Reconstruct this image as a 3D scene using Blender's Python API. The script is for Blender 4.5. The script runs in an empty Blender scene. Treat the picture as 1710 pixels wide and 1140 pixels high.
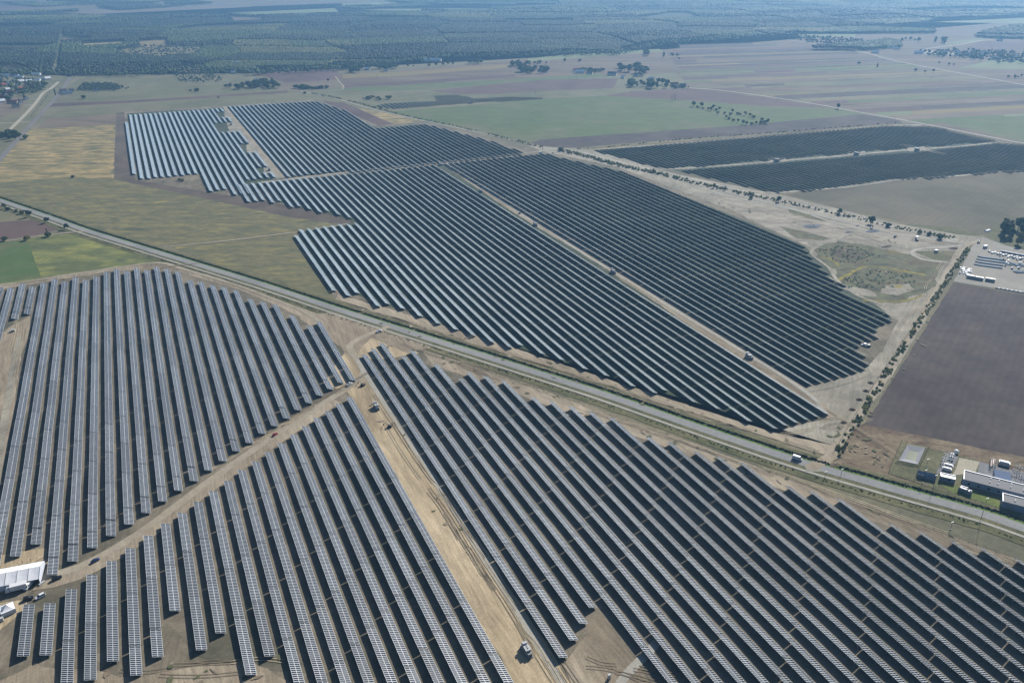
import bpy, bmesh, math, random
import numpy as np
from mathutils import Vector, Matrix, noise

# ------------------------------------------------------------------ camera, sky, sun, exposure
S = bpy.context.scene
C = S.collection
H = 280.0                                   # camera height in metres
PIX = 1330.0                                # focal length in photo pixels (1710 wide)
PITCH = math.atan(645.0 / PIX)
CP, SP = math.cos(PITCH), math.sin(PITCH)
YAW = math.atan2(686.0, PIX * CP + 645.0 * SP)   # heading is this far right of the panel rows (+Y)
cam_d = bpy.data.cameras.new('camera')
cam = bpy.data.objects.new('camera', cam_d); C.objects.link(cam)
cam_d.sensor_width = 36.0; cam_d.lens = 36.0 * PIX / 1710.0
cam_d.clip_start = 1.0; cam_d.clip_end = 60000.0
cam.location = (0, 0, H)
cam.rotation_euler = (math.pi / 2 - PITCH, 0, -YAW)
S.camera = cam

SUN = Vector((1.3, 0.82, 1.0)).normalized()  # towards the sun
W = bpy.data.worlds.new('World'); S.world = W; W.use_nodes = True
wn = W.node_tree; bg = wn.nodes['Background']
sky = wn.nodes.new('ShaderNodeTexSky'); sky.sky_type = 'NISHITA'; sky.sun_disc = False
sky.sun_elevation = math.asin(SUN.z); sky.sun_rotation = math.atan2(SUN.x, SUN.y)
sky.air_density = 1.0; sky.dust_density = 1.0; sky.ozone_density = 3.0
wn.links.new(sky.outputs[0], bg.inputs[0]); bg.inputs[1].default_value = 0.05
sl = bpy.data.lights.new('sun', 'SUN'); sl.energy = 4.8; sl.angle = math.radians(0.55); sl.color = (1.0, 0.945, 0.87)
so = bpy.data.objects.new('sun', sl); C.objects.link(so)
so.rotation_euler = SUN.to_track_quat('Z', 'Y').to_euler(); so.location = (300, 200, 600)
vs = S.view_settings; vs.view_transform = 'Standard'; vs.look = 'None'; vs.exposure = 0.64; vs.gamma = 1.0
S.cycles.volume_bounces = 0; S.cycles.max_bounces = 6; S.cycles.diffuse_bounces = 1
S.cycles.use_denoising = True
HAZE_DENSITY = 0.000112
HAZE_COL = (0.29, 0.60, 1.0)

R = random.Random(7)

# ------------------------------------------------------------------ helpers
def G(x, y, z=0.0):
    """photo pixel -> the point of the real plane at height z seen there"""
    r = x - 855.0; u = 570.0 - y
    dn = -(u * CP - PIX * SP); f = PIX * CP + u * SP; t = (H - z)
    a = r / dn * t; b = f / dn * t
    return Vector((a * math.cos(YAW) + b * math.sin(YAW), -a * math.sin(YAW) + b * math.cos(YAW), z))

def lin(c):
    return tuple(((v / 255.0) / 12.92 if v / 255.0 <= 0.04045 else ((v / 255.0 + 0.055) / 1.055) ** 2.4) for v in c)

K = 0.62     # photo colour of a sunlit surface -> real base colour
def alb(c, k=None):
    k = K if k is None else k
    return tuple(min(0.9, v * k) for v in lin(c)) + (1.0,)

MATS = {}
def mat(name, col, rough=0.8, metal=0.0, spec=0.3, k=None, emit=None):
    if name in MATS: return MATS[name]
    m = bpy.data.materials.new(name); m.use_nodes = True
    n = m.node_tree; b = n.nodes['Principled BSDF']
    b.inputs['Roughness'].default_value = rough; b.inputs['Metallic'].default_value = metal
    b.inputs['Specular IOR Level'].default_value = spec
    c = alb(col, k)
    tc = n.nodes.new('ShaderNodeNewGeometry'); nz = n.nodes.new('ShaderNodeTexNoise')
    nz.inputs['Scale'].default_value = 0.9; nz.inputs['Detail'].default_value = 3
    n.links.new(tc.outputs['Position'], nz.inputs['Vector'])
    mx = n.nodes.new('ShaderNodeMix'); mx.data_type = 'RGBA'
    mx.inputs[6].default_value = tuple(v * 0.86 for v in c[:3]) + (1,); mx.inputs[7].default_value = tuple(min(.95, v * 1.12) for v in c[:3]) + (1,)
    n.links.new(nz.outputs[0], mx.inputs[0]); n.links.new(mx.outputs[2], b.inputs['Base Color'])
    MATS[name] = m; return m

def gmat(name, cols, scale=0.03, stretch=(1, 1), ang=0.0, fine=1.2, fam=0.35, lines=None, k=None, contrast=0.16, rough=0.95, small=0.25):
    """ground: big patches of 3 colours, medium mottling, fine grain, optional furrows or tyre tracks"""
    if name in MATS: return MATS[name]
    m = bpy.data.materials.new(name); m.use_nodes = True
    n = m.node_tree; L = n.links; b = n.nodes['Principled BSDF']
    b.inputs['Roughness'].default_value = rough; b.inputs['Specular IOR Level'].default_value = 0.12
    g = n.nodes.new('ShaderNodeNewGeometry')
    mp = n.nodes.new('ShaderNodeMapping'); mp.inputs['Rotation'].default_value = (0, 0, ang)
    L.new(g.outputs['Position'], mp.inputs['Vector'])
    ms = n.nodes.new('ShaderNodeMapping'); ms.inputs['Scale'].default_value = (stretch[0], stretch[1], 1)
    L.new(mp.outputs[0], ms.inputs['Vector'])
    n1 = n.nodes.new('ShaderNodeTexNoise'); n1.inputs['Scale'].default_value = scale; n1.inputs['Detail'].default_value = 5; n1.inputs['Roughness'].default_value = 0.62; n1.inputs['Distortion'].default_value = 0.6
    L.new(ms.outputs[0], n1.inputs['Vector'])
    r = n.nodes.new('ShaderNodeValToRGB'); e = r.color_ramp.elements
    e[0].position = 0.5 - contrast; e[0].color = alb(cols[0], k); e[1].position = 0.5 + contrast; e[1].color = alb(cols[-1], k)
    for i, c in enumerate(cols[1:-1]):
        q = e.new(0.5 - contrast + 2 * contrast * (i + 1) / (len(cols) - 1)); q.color = alb(c, k)
    L.new(n1.outputs[0], r.inputs[0])
    n2 = n.nodes.new('ShaderNodeTexNoise'); n2.inputs['Scale'].default_value = small; n2.inputs['Detail'].default_value = 6; n2.inputs['Roughness'].default_value = 0.7
    L.new(ms.outputs[0], n2.inputs['Vector'])
    mr = n.nodes.new('ShaderNodeMapRange'); mr.inputs[1].default_value = 0.3; mr.inputs[2].default_value = 0.7; mr.inputs[3].default_value = 1 - fam; mr.inputs[4].default_value = 1 + fam
    L.new(n2.outputs[0], mr.inputs[0])
    val = mr.outputs[0]
    n3 = n.nodes.new('ShaderNodeTexNoise'); n3.inputs['Scale'].default_value = fine; n3.inputs['Detail'].default_value = 3
    L.new(g.outputs['Position'], n3.inputs['Vector'])
    m3 = n.nodes.new('ShaderNodeMapRange'); m3.inputs[1].default_value = 0.3; m3.inputs[2].default_value = 0.7; m3.inputs[3].default_value = 0.85; m3.inputs[4].default_value = 1.15
    L.new(n3.outputs[0], m3.inputs[0])
    mu = n.nodes.new('ShaderNodeMath'); mu.operation = 'MULTIPLY'; L.new(val, mu.inputs[0]); L.new(m3.outputs[0], mu.inputs[1]); val = mu.outputs[0]
    if lines:     # (kind, scale, distortion, strength, angle)
        kind, sc, dist, st, la = lines
        ml = n.nodes.new('ShaderNodeMapping'); ml.inputs['Rotation'].default_value = (0, 0, la)
        L.new(g.outputs['Position'], ml.inputs['Vector'])
        if kind == 'tracks':    # long thin wheel-worn streaks, bent by a slow warp
            wp = n.nodes.new('ShaderNodeTexNoise'); wp.inputs['Scale'].default_value = 0.012; wp.inputs['Detail'].default_value = 2
            L.new(g.outputs['Position'], wp.inputs['Vector'])
            sc_ = n.nodes.new('ShaderNodeVectorMath'); sc_.operation = 'SCALE'; sc_.inputs['Scale'].default_value = dist * 2.2; L.new(wp.outputs['Color'], sc_.inputs[0])
            ad = n.nodes.new('ShaderNodeVectorMath'); ad.operation = 'ADD'; L.new(ml.outputs[0], ad.inputs[0]); L.new(sc_.outputs[0], ad.inputs[1])
            m6 = n.nodes.new('ShaderNodeMapping'); m6.inputs['Scale'].default_value = (1, 0.05, 0); L.new(ad.outputs[0], m6.inputs['Vector'])
            w = n.nodes.new('ShaderNodeTexNoise'); w.inputs['Scale'].default_value = 0.55; w.inputs['Detail'].default_value = 5; w.inputs['Roughness'].default_value = .75
            L.new(m6.outputs[0], w.inputs['Vector'])
            m4 = n.nodes.new('ShaderNodeMapRange'); m4.inputs[1].default_value = .36; m4.inputs[2].default_value = .64; m4.inputs[3].default_value = 1 - st * 2.2; m4.inputs[4].default_value = 1 + st * 1.7
            L.new(w.outputs[0], m4.inputs[0])
        else:
            w = n.nodes.new('ShaderNodeTexWave'); w.bands_direction = 'X'; w.inputs['Scale'].default_value = sc; w.inputs['Distortion'].default_value = dist
            w.inputs['Detail'].default_value = 2; w.inputs['Detail Scale'].default_value = 1.0
            L.new(ml.outputs[0], w.inputs['Vector'])
            m4 = n.nodes.new('ShaderNodeMapRange'); m4.inputs[3].default_value = 1 - st; m4.inputs[4].default_value = 1 + st * 0.6
            L.new(w.outputs['Fac'], m4.inputs[0])
        m5 = n.nodes.new('ShaderNodeMath'); m5.operation = 'MULTIPLY'; L.new(val, m5.inputs[0]); L.new(m4.outputs[0], m5.inputs[1]); val = m5.outputs[0]
    vm = n.nodes.new('ShaderNodeVectorMath'); vm.operation = 'SCALE'
    L.new(r.outputs[0], vm.inputs[0]); L.new(val, vm.inputs['Scale']); L.new(vm.outputs[0], b.inputs['Base Color'])
    MATS[name] = m; return m

class MB:
    def __init__(s): s.v = []; s.f = []; s.m = []
    def face(s, pts, mi=0):
        b = len(s.v); s.v += [tuple(p) for p in pts]; s.f.append(tuple(range(b, b + len(pts)))); s.m.append(mi)
    def box(s, c, d, rz=0.0, mi=0, top=None):
        """box centred at c (z = bottom) with size d; top = scale of the top face"""
        x, y, z = c; a, b, h = d[0] / 2, d[1] / 2, d[2]; k = top or (1, 1)
        P = [(-a, -b, 0), (a, -b, 0), (a, b, 0), (-a, b, 0), (-a * k[0], -b * k[1], h), (a * k[0], -b * k[1], h), (a * k[0], b * k[1], h), (-a * k[0], b * k[1], h)]
        co, si = math.cos(rz), math.sin(rz); o = len(s.v)
        s.v += [(x + p[0] * co - p[1] * si, y + p[0] * si + p[1] * co, z + p[2]) for p in P]
        for q in ((3, 2, 1, 0), (4, 5, 6, 7), (0, 1, 5, 4), (1, 2, 6, 5), (2, 3, 7, 6), (3, 0, 4, 7)):
            s.f.append(tuple(o + i for i in q)); s.m.append(mi)
        return s
    def cyl(s, p0, p1, r0, r1=None, n=8, mi=0):
        r1 = r0 if r1 is None else r1; a = Vector(p0); b = Vector(p1); d = (b - a).normalized()
        u = d.orthogonal().normalized(); w = d.cross(u); o = len(s.v)
        for q, r in ((a, r0), (b, r1)):
            for i in range(n):
                t = 2 * math.pi * i / n; s.v.append(tuple(q + (u * math.cos(t) + w * math.sin(t)) * r))
        for i in range(n):
            j = (i + 1) % n; s.f.append((o + i, o + j, o + n + j, o + n + i)); s.m.append(mi)
        s.f.append(tuple(o + n - 1 - i for i in range(n))); s.m.append(mi)
        s.f.append(tuple(o + n + i for i in range(n))); s.m.append(mi)
        return s
    def loft(s, rings, mi=0, cap=True):
        o = len(s.v); n = len(rings[0])
        for r in rings: s.v += [tuple(p) for p in r]
        for k in range(len(rings) - 1):
            for i in range(n):
                j = (i + 1) % n; s.f.append((o + k * n + i, o + k * n + j, o + (k + 1) * n + j, o + (k + 1) * n + i)); s.m.append(mi)
        if cap:
            s.f.append(tuple(o + n - 1 - i for i in range(n))); s.m.append(mi)
            e = o + (len(rings) - 1) * n; s.f.append(tuple(e + i for i in range(n))); s.m.append(mi)
        return s
    def mesh(s, name, mats):
        me = bpy.data.meshes.new(name); me.from_pydata(s.v, [], s.f)
        for m in mats: me.materials.append(m)
        if len(mats) > 1: me.polygons.foreach_set('material_index', s.m)
        me.update(); return me
    def build(s, name, mats, parent=None, loc=None):
        if not isinstance(mats, (list, tuple)): mats = [mats]
        return link(name, s.mesh(name, mats), parent, loc)

def link(name, me, parent=None, loc=None):
    o = bpy.data.objects.new(name, me); C.objects.link(o)
    if parent is not None: o.parent = parent
    if loc is not None: o.location = loc
    return o
def tag(o, label=None, cat=None, group=None, kind=None):
    if label: o['label'] = label
    if cat: o['category'] = cat
    if group: o['group'] = group
    if kind: o['kind'] = kind
    return o
def thing(name, label, cat, loc=(0, 0, 0), rz=0.0, group=None):
    o = bpy.data.objects.new(name, None); C.objects.link(o); o.empty_display_size = 0.5
    o.location = loc; o.rotation_euler = (0, 0, rz); return tag(o, label, cat, group)

def npmesh(name, verts, faces, mats, mi=None):
    """verts Nx3, faces MxK (all the same size) -> mesh, fast"""
    me = bpy.data.meshes.new(name); nf, k = faces.shape
    me.vertices.add(len(verts)); me.vertices.foreach_set('co', verts.astype(np.float32).ravel())
    me.loops.add(nf * k); me.loops.foreach_set('vertex_index', faces.astype(np.int32).ravel())
    me.polygons.add(nf); me.polygons.foreach_set('loop_start', np.arange(0, nf * k, k, dtype=np.int32))
    for m in mats: me.materials.append(m)
    if mi is not None: me.polygons.foreach_set('material_index', mi.astype(np.int32))
    me.update(calc_edges=True); return me

LZ = {}
def layer(n):
    LZ[n] = LZ.get(n, 0) + 1
    return 0.07 * n - 0.04 + 0.0012 * LZ[n]

def rough_ring(pts, amp, seed, step=None):
    out = []; n = len(pts)
    for i in range(n):
        a = pts[i]; b = pts[(i + 1) % n]; d = (b - a).length
        st = step or max(5.0, a.length / 90.0)
        k = max(1, min(60, int(d / st)))
        nrm = Vector((-(b - a).y, (b - a).x, 0)).normalized() if d > 1e-6 else Vector((0, 0, 0))
        for j in range(k):
            t = j / k; p = a.lerp(b, t)
            if amp: p = p + nrm * amp * (noise.noise(Vector((p.x * .05, p.y * .05, seed))) * 1.3 + noise.noise(Vector((p.x * .23, p.y * .23, seed))) * .8) * (1 if j else 0.3)
            out.append(p)
    return out
def patch(name, poly, m, lay, amp=0.8, world=False, z=None):
    pts = [Vector((p[0], p[1], 0)) for p in poly] if world else [G(*p) for p in poly]
    zz = layer(lay) if z is None else z
    ring = rough_ring(pts, amp, len(name) + lay * 3.1)
    bm = bmesh.new(); vs_ = [bm.verts.new((p.x, p.y, zz)) for p in ring]
    f = bm.faces.new(vs_); bmesh.ops.triangulate(bm, faces=[f], ngon_method='EAR_CLIP')
    if sum(ff.normal.z for ff in bm.faces) < 0: bmesh.ops.reverse_faces(bm, faces=bm.faces)
    me = bpy.data.meshes.new(name); bm.to_mesh(me); bm.free(); me.materials.append(m)
    return tag(link(name, me), kind='structure')
def smooth(pts, step=8.0):
    """Catmull-Rom through ground points"""
    P = [pts[0] * 2 - pts[1]] + list(pts) + [pts[-1] * 2 - pts[-2]]; out = []
    for i in range(1, len(P) - 2):
        k = max(2, int((P[i + 1] - P[i]).length / step))
        for j in range(k):
            t = j / k; a, b, c, d = P[i - 1], P[i], P[i + 1], P[i + 2]
            out.append(0.5 * ((2 * b) + (c - a) * t + (2 * a - 5 * b + 4 * c - d) * t * t + (3 * b - a - 3 * c + d) * t ** 3))
    out.append(P[-2]); return out
def offset_line(pts, off):
    out = []
    for i, p in enumerate(pts):
        a = pts[max(0, i - 1)]; b = pts[min(len(pts) - 1, i + 1)]; d = (b - a); d.z = 0; d.normalize()
        out.append(p + Vector((-d.y, d.x, 0)) * off)
    return out
def strip(name, poly, w, m, lay, off=0.0, amp=0.3, pts=None, z=None):
    line = smooth([G(*p) for p in poly], 9.0) if pts is None else pts
    if off: line = offset_line(line, off)
    zz = layer(lay) if z is None else z
    b = MB(); l = offset_line(line, w / 2); r = offset_line(line, -w / 2)
    for i, q in enumerate((l, r)):
        for p in q:
            p.z = zz; s_ = noise.noise(Vector((p.x * .11, p.y * .11, 3.0 * i + off))) * amp * 1.6
            if amp: p.x += s_ * .7; p.y += s_ * .7
    for i in range(len(l) - 1): b.face([r[i], r[i + 1], l[i + 1], l[i]])
    return tag(b.build(name, m), kind='structure'), line

# ------------------------------------------------------------------ ground materials
M_base = gmat('ground_mixed', [(112, 112, 92), (132, 128, 104), (146, 138, 112)], 0.008, fam=0.22)
M_soil = gmat('site_soil', [(108, 106, 88), (134, 126, 109), (156, 146, 127)], 0.018, fam=0.26, small=0.12, lines=('tracks', 0.09, 14, 0.10, 0.3))
M_under = gmat('grass_under_rows', [(64, 76, 60), (80, 90, 72), (98, 102, 84)], 0.02, fam=0.25, small=0.12)
M_undern = gmat('soil_under_rows', [(108, 106, 90), (132, 124, 108), (152, 142, 124)], 0.02, fam=0.25, small=0.12)
M_sand = gmat('bare_sand', [(146, 134, 114), (172, 159, 138), (194, 181, 158)], 0.02, (1, .35), fam=0.18, small=0.15, lines=('tracks', 0.16, 9, 0.10, 0.0))
M_sandy = gmat('yellow_sand', [(160, 144, 118), (198, 180, 148), (218, 200, 168)], 0.02, (1, .25), fam=0.16, small=0.2, lines=('tracks', 0.22, 6, 0.10, 0.0))
M_pale = gmat('pale_site_ground', [(146, 142, 128), (168, 162, 146), (188, 182, 164)], 0.02, fam=0.18, small=0.1, lines=('tracks', 0.07, 16, 0.09, 0.8))
M_track = gmat('track_dirt', [(168, 158, 138), (188, 178, 158)], 0.03, fam=0.14)
M_tracky = gmat('track_grey', [(176, 173, 162), (194, 190, 178)], 0.03, fam=0.12)
M_white = gmat('chalky_track', [(196, 194, 184), (216, 212, 200)], 0.02, fam=0.1)
M_asph = gmat('asphalt', [(150, 152, 152), (166, 167, 164)], 0.02, fam=0.07, rough=0.85)
M_asph2 = gmat('old_asphalt', [(130, 128, 126), (142, 138, 134)], 0.02, fam=0.08)
M_straw = gmat('dry_meadow', [(104, 108, 82), (136, 130, 96), (176, 158, 112), (204, 182, 132)], 0.026, (1, 3.0), YAW, fam=0.34, small=0.09, contrast=0.2)
M_oliv = gmat('olive_meadow', [(98, 102, 80), (118, 118, 90), (136, 130, 94), (164, 156, 96)], 0.032, (1, 2.6), YAW, fam=0.32, small=0.1, contrast=.22)
M_olivg = gmat('green_meadow', [(96, 106, 76), (124, 130, 84), (156, 158, 92)], 0.018, (1, 1.6), YAW, fam=0.26, small=0.09)
M_vivid = gmat('fresh_green_crop', [(82, 110, 66), (98, 120, 74), (122, 118, 94)], 0.012, fam=0.14, small=0.08)
M_green = gmat('green_crop', [(98, 118, 76), (108, 122, 80), (122, 124, 96)], 0.006, fam=0.16, small=0.03, lines=('furrow', 0.03, .8, 0.06, 1.35))
M_greeng = gmat('grey_green_field', [(112, 114, 88), (126, 126, 98), (140, 134, 108)], 0.005, fam=0.14, small=0.03)
M_browng = gmat('stubble_field', [(114, 104, 88), (130, 118, 102), (144, 130, 112)], 0.006, (1, 3), YAW, fam=0.14, small=0.05)
M_purple = gmat('ploughed_purple', [(100, 84, 82), (112, 94, 90), (124, 104, 98)], 0.006, fam=0.1, small=0.03, lines=('furrow', 0.09, .3, 0.05, 1.3))
M_dark = gmat('ploughed_dark', [(84, 75, 74), (93, 85, 82), (105, 96, 91)], 0.012, fam=0.24, small=0.05, fine=2.0, lines=('furrow', 0.055, 2.5, 0.06, math.pi / 2 - math.atan2((G(1592, 472) - G(1440, 709)).y, (G(1592, 472) - G(1440, 709)).x)))
M_tanp = gmat('harvested_field', [(108, 95, 82), (124, 110, 94), (140, 124, 106)], 0.004, (1, 4), YAW + .1, fam=0.1, small=0.02)
M_ochre = gmat('ochre_stubble', [(138, 126, 88), (154, 138, 96)], 0.004, (1, 4), YAW, fam=0.1, small=0.02)
M_palegreen = gmat('pale_green_field', [(124, 136, 98), (142, 150, 112)], 0.004, (1, 3), YAW, fam=0.1, small=0.02)
M_darksoil = gmat('muted_soil', [(96, 87, 80), (110, 100, 90), (122, 112, 100)], 0.02, fam=.14)
M_greyf = gmat('grey_olive_field', [(104, 100, 82), (118, 112, 92), (130, 122, 102)], 0.006, fam=0.14, small=0.03, lines=('furrow', 0.04, .6, 0.04, 1.2))
M_weeds = gmat('weedy_hollow', [(72, 70, 60), (98, 98, 78), (120, 122, 94), (112, 102, 84), (158, 148, 76)], 0.028, (1, 1.7), YAW, fam=0.4, small=0.14, contrast=.24)
M_brownw = gmat('dry_brown_weeds', [(92, 78, 66), (118, 102, 84), (150, 136, 112), (108, 92, 76)], 0.03, (1, 1.8), YAW, fam=0.36, small=0.3, contrast=.2)
M_rubble = gmat('levelled_rubble', [(144, 138, 126), (172, 164, 148), (186, 178, 162)], 0.02, (1, 2), YAW, fam=0.26, small=0.08)
M_gravel = gmat('yard_gravel', [(164, 160, 150), (178, 174, 164)], 0.02, fam=0.09, small=0.1)
M_lawn = gmat('mown_grass', [(104, 106, 80), (120, 120, 90), (134, 130, 102)], 0.05, fam=0.2, small=0.3)
M_lawnb = gmat('bright_grass', [(106, 122, 66), (126, 138, 78)], 0.08, fam=0.2, small=0.3)
M_verge = gmat('verge_grass', [(92, 96, 66), (112, 112, 80), (128, 124, 92)], 0.06, fam=0.3, small=0.3)
M_vergeg = gmat('bright_verge', [(92, 124, 52), (120, 148, 70)], 0.06, fam=0.3, small=0.4)
M_ditch_shade = gmat('ditch_grass_painted_shade', [(40, 54, 36), (60, 70, 48)], 0.06, fam=0.3, small=0.4)  # ditch grass with the shade of the slope painted into its colour
M_floor = gmat('forest_floor', [(60, 66, 46), (84, 86, 62)], 0.006, fam=0.25)
M_conc = gmat('concrete_paving', [(186, 180, 160), (198, 192, 172)], 0.05, fam=0.05)
M_slab = gmat('grey_slabs', [(140, 142, 146), (156, 156, 158)], 0.1, fam=0.1)

# ------------------------------------------------------------------ ground and fields
b = MB(); b.face([(-15000, -8000, 0), (15000, -8000, 0), (15000, 15000, 0), (-15000, 15000, 0)])
tag(b.build('ground', M_base), kind='structure')

F = [
 ('field', [(60, 216), (118, 165), (300, 152), (480, 146), (560, 150), (640, 186), (540, 172), (380, 180), (195, 191)], M_greeng),
 ('field', [(140, 130), (330, 127), (480, 137), (500, 148), (300, 155), (120, 168), (118, 140)], M_greeng),
 ('field', [(50, 222), (64, 213), (80, 198), (195, 190), (193, 210), (110, 216)], M_browng),
 ('meadow', [(-350, 410), (-120, 345), (0, 268), (50, 215), (110, 213), (193, 207), (190, 299), (230, 308), (345, 332), (480, 362), (592, 378), (500, 390), (285, 412), (160, 388), (0, 334)], M_straw),
 ('meadow', [(-350, 410), (-120, 345), (0, 306), (100, 296), (190, 299), (230, 308), (345, 332), (480, 362), (592, 378), (500, 390), (285, 412), (160, 388), (0, 334)], M_oliv),
 ('meadow', [(285, 412), (490, 391), (505, 410), (560, 497), (640, 533), (560, 512), (430, 468)], M_oliv),
 ('meadow', [(-350, 400), (0, 408), (60, 396), (140, 388), (265, 430), (262, 440), (190, 448), (0, 478), (-350, 500)], M_olivg),
 ('field', [(-350, 400), (0, 371), (68, 366), (104, 381), (60, 393), (0, 401), (-350, 440)], M_purple),
 ('field', [(-350, 365), (-60, 330), (0, 345), (50, 360), (66, 366), (0, 371), (-350, 400)], M_greeng),
 ('bare_ground', [(194, 189), (216, 186), (228, 300), (400, 328), (592, 365), (592, 378), (480, 362), (350, 333), (230, 308), (190, 299)], M_darksoil),
 ('field', [(505, 152), (560, 147), (740, 140), (1000, 118), (1150, 120), (1160, 150), (1010, 161), (640, 188), (560, 162)], M_greeng),
 ('field', [(640, 188), (760, 178), (915, 165), (1010, 160), (1150, 165), (1270, 175), (1393, 181), (1440, 190), (1220, 213), (905, 235), (880, 240), (760, 213)], M_green),
 ('field', [(1010, 160), (1060, 152), (1150, 147), (1290, 163), (1400, 181), (1270, 177), (1150, 168)], M_purple),
 ('field', [(880, 241), (905, 233), (1220, 211), (1440, 191), (1500, 200), (1510, 208), (1140, 232), (970, 246), (915, 249)], M_dark),
 ('field', [(970, 247), (1140, 233), (1510, 208), (1545, 208), (1480, 215), (1140, 238), (990, 252)], M_greeng),
 ('field', [(1310, 325), (1500, 302), (1710, 285), (2200, 352), (2200, 520), (1740, 400), (1650, 392), (1590, 390), (1400, 347)], M_greyf),
 ('field', [(1592, 472), (1710, 492), (2300, 590), (2300, 900), (1710, 764), (1440, 709), (1462, 680)], M_dark),
 ('waste_ground', [(1440, 708), (1710, 763), (2200, 870), (2200, 1060), (1710, 876), (1500, 812), (1385, 772), (1400, 735)], M_brownw),
 ('field', [(560, 124), (668, 118), (890, 98), (1100, 78), (1140, 71), (1160, 120), (1040, 126), (850, 133), (570, 148)], M_tanp),
 ('field', [(425, 124), (467, 115), (545, 113), (566, 120), (565, 133), (480, 139)], M_purple),
 ('field', [(470, 139), (565, 133), (560, 147), (505, 152), (460, 150)], M_browng),
 ('field', [(-200, 122), (0, 122), (125, 128), (118, 136), (0, 266), (-300, 400)], M_greeng),
 ('field', [(1130, 62), (1240, 60), (1440, 46), (1560, 32), (2300, -5), (2300, 240), (1710, 142), (1430, 84), (1310, 66)], M_tanp),
 ('field', [(1100, 78), (1240, 62), (1310, 66), (1420, 84), (1710, 142), (2300, 260), (2300, 352), (1710, 240), (1420, 184), (1150, 147), (1120, 110)], M_tanp),
 ('field', [(-300, 30), (180, 22), (400, 24), (560, 22), (900, 14), (1000, 10), (900, -6), (-300, -8)], M_tanp),
]
for nm, poly, m in F: patch(nm, poly, m, 1, amp=7 if nm == 'meadow' else 0.8)

# detail patches lying on the fields
D_ = [
 ('crop', [(-350, 440), (0, 404), (48, 404), (68, 462), (0, 474), (-350, 500)], M_vivid),
 ('ploughed_strip', [(86, 173), (215, 168), (480, 152), (480, 155), (215, 172), (82, 179)], M_purple),
 ('ploughed_strip', [(717, 152), (905, 133), (1033, 131), (1024, 148), (900, 152), (830, 157), (760, 157)], M_purple),
 ('crop', [(560, 148), (715, 140), (850, 133), (1000, 123), (1020, 128), (905, 134), (715, 150), (620, 153)], M_green),
 ('stubble', [(572, 124), (668, 120), (850, 108), (850, 113), (668, 127), (572, 131)], M_ochre),
 ('ploughed_strip', [(570, 143), (740, 132), (860, 124), (860, 128), (740, 137), (575, 147)], M_purple),
 ('crop', [(1570, 204), (1710, 195), (2200, 185), (2200, 320), (1710, 238)], M_green),
 ('crop', [(880, 98), (940, 92), (1100, 82), (1110, 86), (980, 96), (885, 103)], M_palegreen),
 ('straw_patch', [(598, 180), (640, 188), (712, 203), (690, 208), (655, 212), (620, 196)], M_straw),
 ('bare_ground', [(528, 168), (575, 172), (668, 212), (632, 216), (600, 200)], M_purple),
 ('green_corner', [(1470, 372), (1600, 380), (1660, 400), (1600, 398), (1500, 385)], M_verge),
 ('clearing', [(104, 63), (152, 66), (150, 70), (104, 69)], M_tanp),
 ('clearing', [(140, 73), (208, 70), (205, 77), (140, 80)], M_straw),
 ('clearing', [(232, 69), (278, 67), (278, 77), (238, 79)], M_ochre),
 ('clearing', [(190, 84), (250, 78), (336, 79), (330, 92), (270, 99), (215, 94)], M_oliv),
 ('clearing', [(385, 28), (436, 31), (440, 36), (395, 38)], M_tanp),
 ('clearing', [(305, 110), (335, 112), (345, 120), (310, 122)], M_tanp),
 ('open_field', [(0, 18), (110, 10), (150, -2), (-300, -5), (-300, 22)], M_purple),
 ('open_field', [(100, 22), (330, 8), (420, 2), (420, 12), (160, 24)], M_browng),
 ('open_field', [(560, 16), (930, 13), (1010, 11), (930, 17), (700, 19)], M_palegreen),
 ('open_field', [(570, 6), (660, 3), (665, 9), (575, 13)], M_palegreen),
 ('open_field', [(380, 22), (560, 14), (565, 20), (430, 24)], M_palegreen),
 ('open_field', [(0, 27), (130, 24), (130, 26), (0, 30)], M_palegreen),
 ('crop', [(1660, 100), (1710, 97), (2200, 130), (2200, 170), (1720, 116), (1600, 114)], M_palegreen),
 ('crop', [(1575, 72), (1640, 64), (1645, 68), (1580, 75)], M_palegreen),
 ('crop', [(1330, 57), (1430, 57), (1428, 62), (1340, 62)], M_palegreen),
 ('ploughed_strip', [(1640, 70), (2200, 60), (2200, 110), (1710, 90), (1600, 84)], M_purple),
 ('crop', [(1555, 37), (1710, 30), (2200, 10), (2200, 35), (1710, 40)], M_palegreen),
 ('farmyard', [(1545, 84), (1600, 88), (1590, 93), (1540, 91)], M_pale),
 ('sandy_plot', [(0, 165), (35, 161), (45, 170), (30, 186), (0, 196), (-60, 200), (-60, 172)], M_browng),
]
for nm, poly, m in D_: patch(nm, poly, m, 2)

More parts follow.
